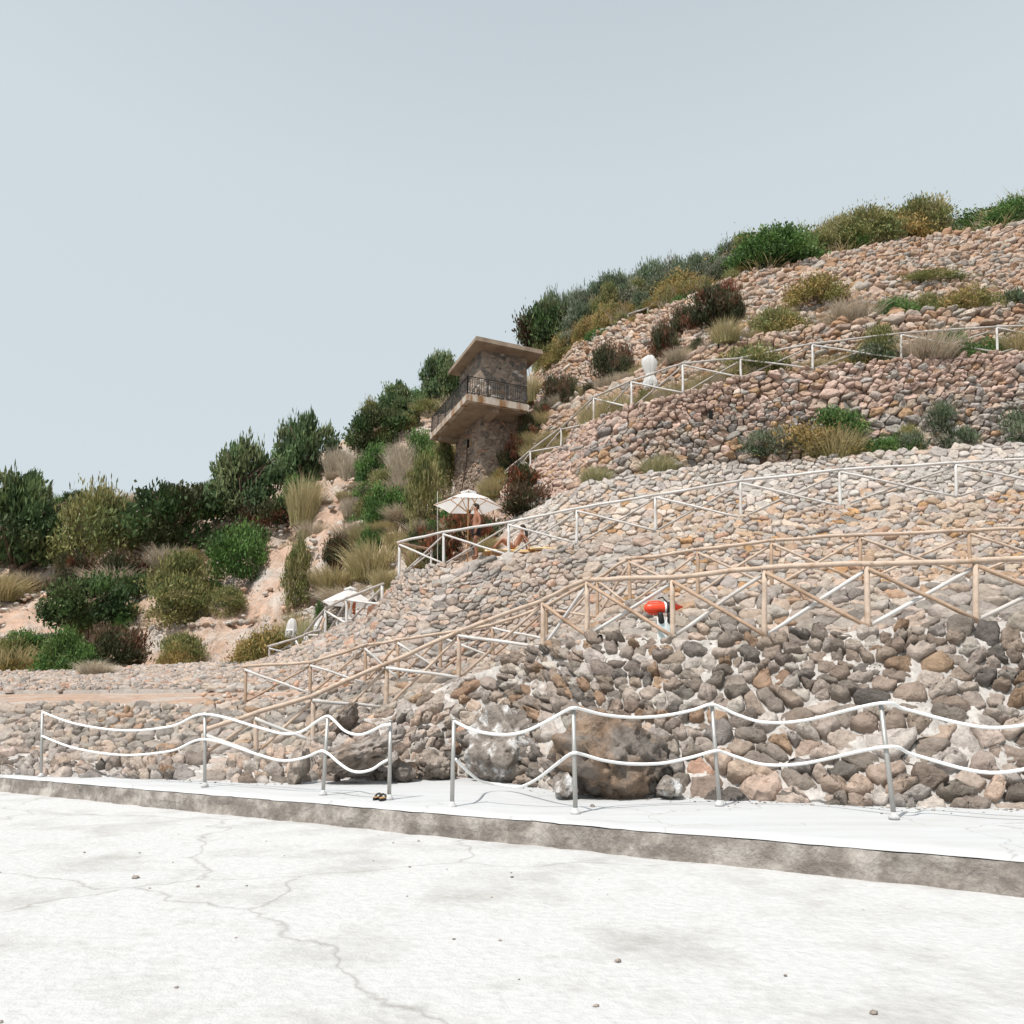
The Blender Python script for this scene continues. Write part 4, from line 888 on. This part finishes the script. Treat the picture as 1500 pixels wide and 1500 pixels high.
def plant(kind,x0,x1,y0,y1,label,d=None,group=None,sink=.05,depth=None):
    """a plant filling about x0..x1, y0..y1 of the photograph, standing on the hillside"""
    px=(x0+x1)/2
    b=ground_at(px,y1) if d is None else ground_d(px,d)
    m=mpp(b); W=(x1-x0)/2*m; H=(y1-y0)*m if d is None else max(zp(y0,b.y)-b.z,.3)
    i=cnt.get(kind,0); cnt[kind]=i+1
    me=kinds[kind][i%len(kinds[kind])]; W*=1.3 if kind=='pine' else 1.12
    nm=NAMES[kind]; rz=(i*2.399)%6.283; blade=kind in('dry','yellow','gtuft')
    tree=kind in('pine','airy','dark','flat')
    dp=depth if depth else W*(.8 if W<1.6*H else .55)
    if blade:
        o=link(nm,me,M['blade']); root=o
        o.location=b-Vector((0,0,sink)); k=.95; o.scale=(W*k,W*k*.8 if W>H*1.2 else W*k,H*(.85 if kind=='dry' else 1.0)); o.rotation_euler=(0,0,rz if W<=H*1.2 else 0)
    else:
        root=empty(nm,b-Vector((0,0,sink+.03*H)))
        o=link('crown' if tree else 'foliage',me,M['leaf'],root); o.scale=(W,max(dp,.3),H*1.2); o.rotation_euler=(0,0,0 if W>H*.9 else rz)
        if W>H*.9 and i%2: o.rotation_euler=(0,0,math.pi)
        s=link('trunk' if tree else 'stems',stem_mesh(kind),M['bark'],root); s.scale=(W,max(dp,.3),H)
    tag(root,label,CAT.get(kind,'shrub'),group or GRP[kind]); return root
T=plant
# ridge
T('flat',757,850,448,500,'dark pine leaning out from the ridge over the tower roof',d=45)
SVL='silvery green shrub in the dense band along the skyline'
for (x0,x1,y0,y1) in ((790,845,432,500),(815,868,424,490),(845,905,420,478),(868,925,408,470),(895,950,398,462),(925,985,388,452),(955,1015,386,440),(985,1040,392,432),(835,890,446,492)): T('silver',x0,x1,y0,y1,SVL,d=46.5,group='silvery shrubs along the skyline')
T('green',1020,1065,378,425,'bright green bush on the ridge at the top right',d=44)
T('green',1050,1110,360,412,'topmost green bush at the right edge of the ridge',d=44)
T('gold',958,1030,395,446,'large golden bush with reddish leaves at the top of the wall',d=38.5)
T('gold',1036,1086,388,425,'golden bush under the topmost green bush',d=38)
T('gold',872,926,448,490,'round golden bush above the topmost wall',d=40)
T('gold',838,886,468,505,'golden bush just left of the round golden bush',d=41)
T('gold',815,855,482,522,'dull golden bush over the left end of the topmost wall',d=42)
T('olive',772,805,494,540,'olive bush rising behind the right corner of the tower roof')
T('gold',788,838,495,535,'greyish golden bush between the tower and the topmost wall')
T('green',926,955,445,468,'small fresh green bush behind the tiny white railing',d=38.6)
# shrubs on the upper walls
T('olea',795,845,533,590,'dark shrub at the left end of the upper wall, beside the tower')
T('olea',862,928,488,550,'broad dark shrub in the middle of the upper wall')
T('olea',946,1002,458,522,'dark shrub above the closed parasol')
T('olea',1003,1085,415,476,'wide dark reddish shrub at the right of the topmost wall')
T('rust',1040,1085,408,440,'red leaved shrub under the golden bush at the right edge')
T('dry',975,1010,500,530,'brownish dry grass right above the closed parasol')
T('yellow',1042,1086,455,503,'pale yellow grass clump at the right edge above the orange wall')
T('yellow',768,796,530,585,'pale yellow bushy grass against the tower balcony')
T('olive',775,800,500,548,'grey green bush behind the tower right corner')
for (x0,x1,y0,y1,lb) in ((896,934,505,548,'small dark shrub joined to the right side of the broad dark shrub'),(985,1030,440,485,'dark shrub between the shrub over the closed parasol and the wide reddish one'),(1050,1095,420,470,'dark shrub at the right edge below the golden bush'),(815,850,556,592,'small dark shrub at the foot of the upper wall left end')): T('olea',x0,x1,y0,y1,lb)
# stairs left of the walls
T('rust',777,806,588,620,'rusty shrub at the top of the stair beside the tower')
T('olea',757,793,600,650,'dark shrub in the middle of the stair beside the tower')
T('rust',738,772,632,676,'rusty shrub under the balcony')
T('olea',726,760,650,692,'dark low shrub at the foot of the stair')
T('yellow',786,822,618,648,'yellow grass clump inside the bend of the highest railing')
T('yellow',764,800,640,668,'yellow grass clump beside the rusty shrub under the balcony')
T('gold',812,838,606,634,'golden tuft below the orange wall beside the railing')
T('yellow',700,745,690,728,'golden grass at the foot of the tower')
T('gold',716,752,682,716,'golden bush at the right foot of the tower')
# path above the pink wall
T('gold',922,966,566,600,'golden green bush at the foot of the closed parasol',d=29.3)
for (x0,x1,y0,y1,lb) in ((848,885,575,612,'yellow grass on the path between the two leftmost upright posts'),(880,925,562,600,'long yellow grass left of the golden green bush'),(962,1005,550,585,'pale dry grass right of the closed parasol'),(1005,1050,540,572,'pale dry grass on the path right of the tall railing post'),(1045,1095,528,562,'pale grass at the right end of the path')): T('yellow',x0,x1,y0,y1,lb,d=float(np.interp((x0+x1)/2,GX,R[9][:,1]))+1.1)
# ledge tufts
T('gtuft',843,903,674,712,'grass tuft on the ledge left of the larger tuft',d=27.7)
T('gtuft',930,1004,660,698,'larger grass tuft on the ledge of the pale wall',d=27.3)
# shrubs by the terrace
T('rust',736,803,683,735,'big rusty red shrub right of the open parasol',d=32)
T('olea',733,815,712,768,'dark spreading shrub behind the seated woman',d=29.5)
T('rust',655,735,748,800,'rusty shrub in the shade of the open parasol',d=30)
T('rust',612,668,770,822,'red brown shrub behind the corner of the white railing',d=30.5)
# left slope
T('olive',625,672,650,745,'tall pale olive bush against the tower foot',d=41)
T('olive',588,650,682,792,'tall yellow green bush left of the open parasol',d=37)
T('green',526,604,696,770,'dense green bush in the middle of the slope')
T('dark',503,592,594,668,'dark rounded tree on the slope skyline')
T('pine',553,612,566,628,'light olive tree behind the dark rounded tree',d=57)
T('pine',612,670,518,596,'tall pine beside the tower roof',d=56)
T('green',592,648,622,682,'bright green bush under the balcony corner',d=49)
T('green',518,570,648,700,'green creeping bush below the dark rounded tree',d=50)
T('olive',600,655,588,640,'olive bush behind the balcony railing',d=54)
T('olive',570,612,608,642,'pale olive bush right of the dark rounded tree',d=54)
T('dry',566,606,622,688,'tall dry grass plume between the green bushes',d=48)
T('dry',575,612,660,706,'grey dry grass above the dense green bush',d=47)
T('dry',496,534,638,700,'dry grass plume below the dark rounded tree',d=52)
T('dry',474,508,636,664,'brownish grass on the tip of the cliff',d=54)
T('airy',392,484,606,722,'loose green pine at the left of the cliff',d=55)
T('green',398,465,690,716,'low green bush under the loose pine',d=53)
T('dry',500,530,700,752,'dry grass streak down the pale cliff')
T('dry',434,478,738,784,'pinkish dry grass on the left of the cliff')
T('dry',490,540,750,800,'tan dry grass in the middle of the cliff')
T('olea',470,520,788,838,'grey dark bush above the yellow grass bank')
T('yellow',505,592,772,846,'broad bank of yellow grass on the slope')
T('yellow',452,525,815,866,'low yellow grass left of the broad bank')
T('dry',470,560,842,880,'brown dry grass on top of the small pale wall')
T('olive',405,462,795,895,'dark olive bush at the left edge of the slope')
T('yellow',543,584,820,858,'yellow green tuft by the corner of the white railing',d=34.8)
T('green',455,482,872,898,'small round green bush behind the lower parasol',d=37.5)
T('gtuft',425,475,888,940,'soft green grass between the closed parasols',d=35.5)
T('gtuft',478,552,908,925,'soft green grass under the lower parasol',d=34.5)
T('yellow',405,455,878,908,'tan grass strip below the dark olive bush',d=38.5)
T('yellow',590,640,790,840,'yellow green grass behind the railing corner',d=33)
T('yellow',420,470,675,730,'ochre grass at the foot of the loose pine',d=51)
# fillers that nothing tells apart
rp=random.Random(31)
def wtop(px): q=rowpt(13,px); return pz(q.y,q.z)
for px in range(806,1092,15):
    y=wtop(px); h=rp.uniform(24,44) if px<950 else rp.uniform(20,36); T('gold' if rp.random()<.75 else 'silver',px-17,px+17,y-h,y,'low golden bush in the row along the top edge of the highest wall',d=rowpt(13,px).y+rp.uniform(.9,1.8),group='low bushes along the highest wall')
for px in range(812,1092,20):
    y=wtop(px); h=rp.uniform(12,24); T(rp.choice(('gold','green','gold','olive')),px-15,px+15,y-h,y,'bush spilling over the top edge of the highest wall',d=rowpt(13,px).y+.25,group='bushes spilling over the highest wall',sink=.5)
for px in range(850,1095,22):
    y=wtop(px)-20; d=42.5; T(rp.choice(('silver','green','silver','olive')),px-24,px+24,y-rp.uniform(26,38),y,'green scrub in the middle of the band between wall and skyline',d=d,group='scrub between wall and skyline')
for px in range(800,1110,9):
    q=rowpt(9,px); y=pz(q.y,q.z); T('yellow' if rp.random()<.7 else 'dry',px-11,px+11,y-rp.uniform(10,24),y,'knee high yellow grass along the path above the pink wall',d=q.y+rp.uniform(.5,1.4),group='grass along the path above the pink wall')
for px in range(800,1110,17):
    q=rowpt(11,px); y=pz(q.y,q.z); T(rp.choice(('yellow','dry','olea','dry')),px-13,px+13,y-rp.uniform(8,22),y,'low growth on the narrow ledge of the orange wall',d=q.y+rp.uniform(.3,.8),group='low growth on the orange wall ledge')
for i in range(34):
    px=rp.uniform(520,668); py=rp.uniform(640,800)+ (600-px)*.25; w=rp.uniform(14,26); k=rp.choice(('green','olive','yellow','dry','olive','green'))
    T(k,px-w,px+w,py-w*rp.uniform(1.0,1.9),py,'one of many mixed bushes filling the slope below the tower',group='mixed bushes on the slope')
for i in range(20):
    px=rp.uniform(425,585); py=rp.uniform(690,860); w=rp.uniform(7,15); k=rp.choice(('dry','dry','dry','yellow','yellow'))
    T(k,px-w,px+w,py-w*rp.uniform(.9,1.7),py,'dry straw coloured tuft on the bare cliff',group='dry tufts on the cliff')
for i in range(16):
    px=rp.uniform(540,720); d=rp.uniform(54,66); T(rp.choice(('green','olive','dark','pine')),px-22,px+22,pz(d,ground_d(px,d).z)-rp.uniform(26,46),0,'bushy greenery behind the skyline left of the tower',d=d,group='greenery behind the skyline')
for i in range(12):
    px=rp.uniform(590,735); py=rp.uniform(770,815); w=rp.uniform(12,22); T(rp.choice(('rust','olea','yellow','olive')),px-w,px+w,py-w*rp.uniform(1.2,2),py,'low mixed growth behind the open parasol',group='growth behind the open parasol')
for i in range(14):
    px=rp.uniform(690,800); t=(px-690)/110; py=715-t*95+rp.uniform(-8,12); w=rp.uniform(10,17); T(rp.choice(('rust','olea','yellow','gold','olea')),px-w,px+w,py-w*rp.uniform(1.2,1.8),py,'mixed shrub on the bank under the balcony',group='shrubs on the bank under the balcony')
for i in range(16):
    px=rp.uniform(505,610); py=rp.uniform(670,770); w=rp.uniform(16,28); T(rp.choice(('green','green','olive','dry')),px-w,px+w,py-w*rp.uniform(.9,1.4),py,'one of many mixed bushes filling the slope below the tower',group='mixed bushes on the slope')
# beyond the photograph's edges
for i in range(70):
    px=rp.uniform(-40,410); d=rp.uniform(33,72); h=rp.uniform(.8,2.6); b=ground_d(px,d); w=h/mpp(b)*rp.uniform(.5,.9)
    T(rp.choice(('green','olive','dry','yellow','olea','dry','dark','gold')),px-w,px+w,pz(d,b.z+h),0,'greenery further along the hillside past the loose pine',d=d,group='greenery past the loose pine')
for i in range(46):
    px=rp.uniform(1100,1560); k=rp.choice((9,11,13,13,7)); q=rowpt(k,px); h=rp.uniform(.7,1.8) if k<13 else rp.uniform(1.2,2.6); d=q.y+rp.uniform(.5,1.0 if k<13 else 4); b=ground_d(px,d); w=h/mpp(b)*rp.uniform(.6,1.0)
    T(rp.choice(('gold','green','dry','yellow','silver','olive')),px-w,px+w,pz(d,b.z+h),0,'growth further along the terraces past the right end of the ropes',d=d,group='growth past the right end of the ropes')
for (k,x0,x1,y0,y1) in (('pine',300,405,640,770),('dark',180,320,700,810),('olive',60,200,720,830),('pine',-60,90,700,850),('green',300,400,760,850),('olive',200,320,820,900),('dark',60,190,840,930)):
    T(k,x0,x1,y0,y1,'greenery further along the hillside past the loose pine',group='greenery past the loose pine')
for (k,x0,x1,y0,y1,d_) in (('green',1110,1200,340,410,44),('gold',1190,1290,350,400,39),('silver',1280,1400,320,390,44),('green',1390,1520,310,380,42),('gold',1150,1240,400,470,32),('olive',1320,1420,400,460,31.5)):
    T(k,x0,x1,y0,y1,'growth further along the ridge past the topmost green bush',d=d_,group='growth past the ridge end')

# scattered small dry growth and loose stones on the open slope: nobody could count them
def slope_pts(n,seed,px0,px1,k0,k1):
    rng=np.random.default_rng(seed); out=[]
    while len(out)<n:
        px=rng.uniform(px0,px1); k=rng.integers(k0,k1); f=rng.random()
        a,b=rowpt(k,px),rowpt(k+1,px); p=a.lerp(b,f); out.append((p,k,px))
    return out
def scatter_blades():
    rng=np.random.default_rng(77); Vs=[];Qs=[];Cs=[];off=0
    src=[kinds['dry'][0],kinds['yellow'][0],kinds['dry'][1]]
    data=[]
    for me in src:
        v=np.empty(len(me.vertices)*3,np.float32); me.vertices.foreach_get('co',v); c=np.empty(len(me.vertices)*4,np.float32); me.color_attributes['tint'].data.foreach_get('color',c)
        data.append((v.reshape(-1,8,3),c.reshape(-1,8,4)[...,:3]))
    pts=[(p,rng.uniform(.35,.9),rng.uniform(.3,.9),70) for p,k,px in slope_pts(330,5,-250,740,7,13)]+[(p,rng.uniform(.2,.45),rng.uniform(.2,.4),40) for p,k,px in slope_pts(120,6,840,1650,9,10)]+[(p,rng.uniform(.2,.4),rng.uniform(.15,.4),30) for p,k,px in slope_pts(70,8,780,1650,11,12)]+[(p,rng.uniform(.6,1.3),rng.uniform(.5,1.2),80) for p,k,px in slope_pts(160,9,-250,1650,13,14)]
    for p,W,H,nb in pts:
        v,c=data[rng.integers(0,3)]; i=rng.integers(0,len(v)-nb); vv=v[i:i+nb].reshape(-1,3)*np.array([W,W,H])
        n=mnoise.fractal(Vector(p)*.35,1.0,2.0,4)
        Vs.append(vv+np.array(p)+np.array([0,0,-.1])); Cs.append(c[i:i+nb].reshape(-1,3))
        b=off+np.arange(nb)[:,None]*8; Qs.append(np.concatenate([np.concatenate([b+2*k,b+2*k+1,b+2*k+3,b+2*k+2],1) for k in range(3)],0)); off+=nb*8
    o=link('dry_grass',np_mesh('dry_grass',np.concatenate(Vs),np.concatenate(Qs),np.concatenate(Cs)),M['blade']); tag(o,'thin dry grass scattered over the open slope','grass',kind='stuff')
scatter_blades()
def scatter_rubble():
    rng=np.random.default_rng(78); bm=bmesh.new(); bmesh.ops.create_icosphere(bm,subdivisions=1,radius=1); bv=np.array([v.co[:] for v in bm.verts]); bf=np.array([[v.index for v in f.verts]+[-1] for f in bm.faces]); bm.free()
    Vs=[];Qs=[];Cs=[];off=0
    pal=[(.50,.40,.33),(.46,.42,.38),(.55,.38,.28),(.56,.52,.47)]
    pts=[(p,rng.uniform(.05,.24)) for p,k,px in slope_pts(2600,15,-200,720,7,13)]+[(p,rng.uniform(.04,.1)) for p,k,px in slope_pts(500,16,300,1500,1,2)]+[(p,rng.uniform(.04,.1)) for p,k,px in slope_pts(500,17,300,1500,3,4)]
    for p,s in pts:
        v=bv*(1+rng.uniform(-.3,.3,(len(bv),1)))*s*np.array([1.2,1,.75]); 
        Vs.append(v+np.array(p)+np.array([0,-.05,rng.uniform(-.08,.1)*0-.05])); Qs.append(np.where(bf>=0,bf+off,-1)); off+=len(bv); Cs.append(np.tile(np.array(pal[rng.integers(0,4)])*rng.uniform(.75,1.15),(len(bv),1)))
    o=link('rubble',np_mesh('rubble',np.concatenate(Vs),np.concatenate(Qs),np.concatenate(Cs)),M['stone']); tag(o,'loose pale stones strewn over the cliff and walkways','rubble',kind='stuff')
scatter_rubble()
def scatter_grit():
    rng=np.random.default_rng(80); bm=bmesh.new(); bmesh.ops.create_icosphere(bm,subdivisions=1,radius=1); bv=np.array([v.co[:] for v in bm.verts]); bf=np.array([[v.index for v in f.verts]+[-1] for f in bm.faces]); bm.free()
    Vs=[];Qs=[];Cs=[];off=0
    for i in range(560):
        if i<160:
            x=rng.uniform(-9,9); y=rng.uniform(2.2,10); z=-.27
            e=Vector((x,y))-edge0; 
            if e.dot(nrm)>-.15: continue
        else:
            px=rng.uniform(250,1500); q=rowpt(0,px); f=abs(rng.normal(0,.25))+.05; x=q.x+nrm.x*-f; y=q.y-f; z=0.0
        sz=abs(rng.normal(0,.007))+.004; v=bv*(1+rng.uniform(-.3,.3,(len(bv),1)))*sz*np.array([1.2,1,.6])
        Vs.append(v+np.array((x,y,z+sz*.4))); Qs.append(np.where(bf>=0,bf+off,-1)); off+=len(bv); Cs.append(np.tile(np.array((.36,.31,.27))*rng.uniform(.5,1.3),(len(bv),1)))
    o=link('gravel',np_mesh('gravel',np.concatenate(Vs),np.concatenate(Qs),np.concatenate(Cs)),M['stone']); tag(o,'small grit fallen on the white paving below the wall','gravel',kind='stuff')
scatter_grit()

# ------------------------------------------------------------------ light, sky, camera
sun_dir=Vector((-.44,-.64,1.17)).normalized()
sd=bpy.data.lights.new('sun','SUN'); sd.energy=4.1; sd.angle=math.radians(.55); sd.color=(1,.96,.91)
so=bpy.data.objects.new('sun',sd); C.objects.link(so); so.rotation_euler=(-sun_dir).to_track_quat('-Z','Y').to_euler(); so.location=(-20,-10,40)
w=bpy.data.worlds.new('World'); SC.world=w; w.use_nodes=True; nt=w.node_tree; bg=nt.nodes['Background']
sky=nt.nodes.new('ShaderNodeTexSky'); sky.sky_type='NISHITA'; sky.sun_disc=False; sky.sun_elevation=math.asin(sun_dir.z); sky.sun_rotation=math.atan2(sun_dir.x,sun_dir.y); sky.air_density=1.0; sky.dust_density=3.5; sky.ozone_density=1.0; sky.altitude=0
hs=nt.nodes.new('ShaderNodeHueSaturation'); hs.inputs['Saturation'].default_value=.5; hs.inputs['Value'].default_value=1.0
nt.links.new(sky.outputs[0],hs.inputs['Color'])
mx=nt.nodes.new('ShaderNodeMix'); mx.data_type='RGBA'; nt.links.new(hs.outputs[0],mx.inputs[6])
tc=nt.nodes.new('ShaderNodeTexCoord'); sx=nt.nodes.new('ShaderNodeSeparateXYZ'); nt.links.new(tc.outputs['Generated'],sx.inputs[0])
cr=nt.nodes.new('ShaderNodeValToRGB'); e=cr.color_ramp.elements; e[0].position=.0; e[0].color=(.15,.15,.15,1); e[1].position=.04; e[1].color=(.9,.9,.9,1)
q=e.new(.62); q.color=(.85,.85,.85,1); q=e.new(1.0); q.color=(.35,.35,.35,1)
nt.links.new(sx.outputs[2],cr.inputs[0]); nt.links.new(cr.outputs[0],mx.inputs[0])
_=0; mx.inputs[7].default_value=(.62/.15,.70/.15,.735/.15,1)   # thin even haze over the whole sky
nt.links.new(mx.outputs[2],bg.inputs[0]); bg.inputs[1].default_value=.15
cam=bpy.data.cameras.new('camera'); co=bpy.data.objects.new('camera',cam); C.objects.link(co); co.location=(0,0,EYE); co.rotation_euler=(math.pi/2+TH,0,0)
cam.sensor_width=36; cam.lens=36*F/1500; cam.shift_y=(CY-750)/1500; cam.clip_end=2000; cam.clip_start=.05
SC.camera=co
SC.view_settings.view_transform='Standard'; SC.view_settings.look='None'; SC.view_settings.exposure=.12; SC.view_settings.gamma=1
SC.cycles.use_adaptive_sampling=True; SC.cycles.max_bounces=6; SC.cycles.use_denoising=True
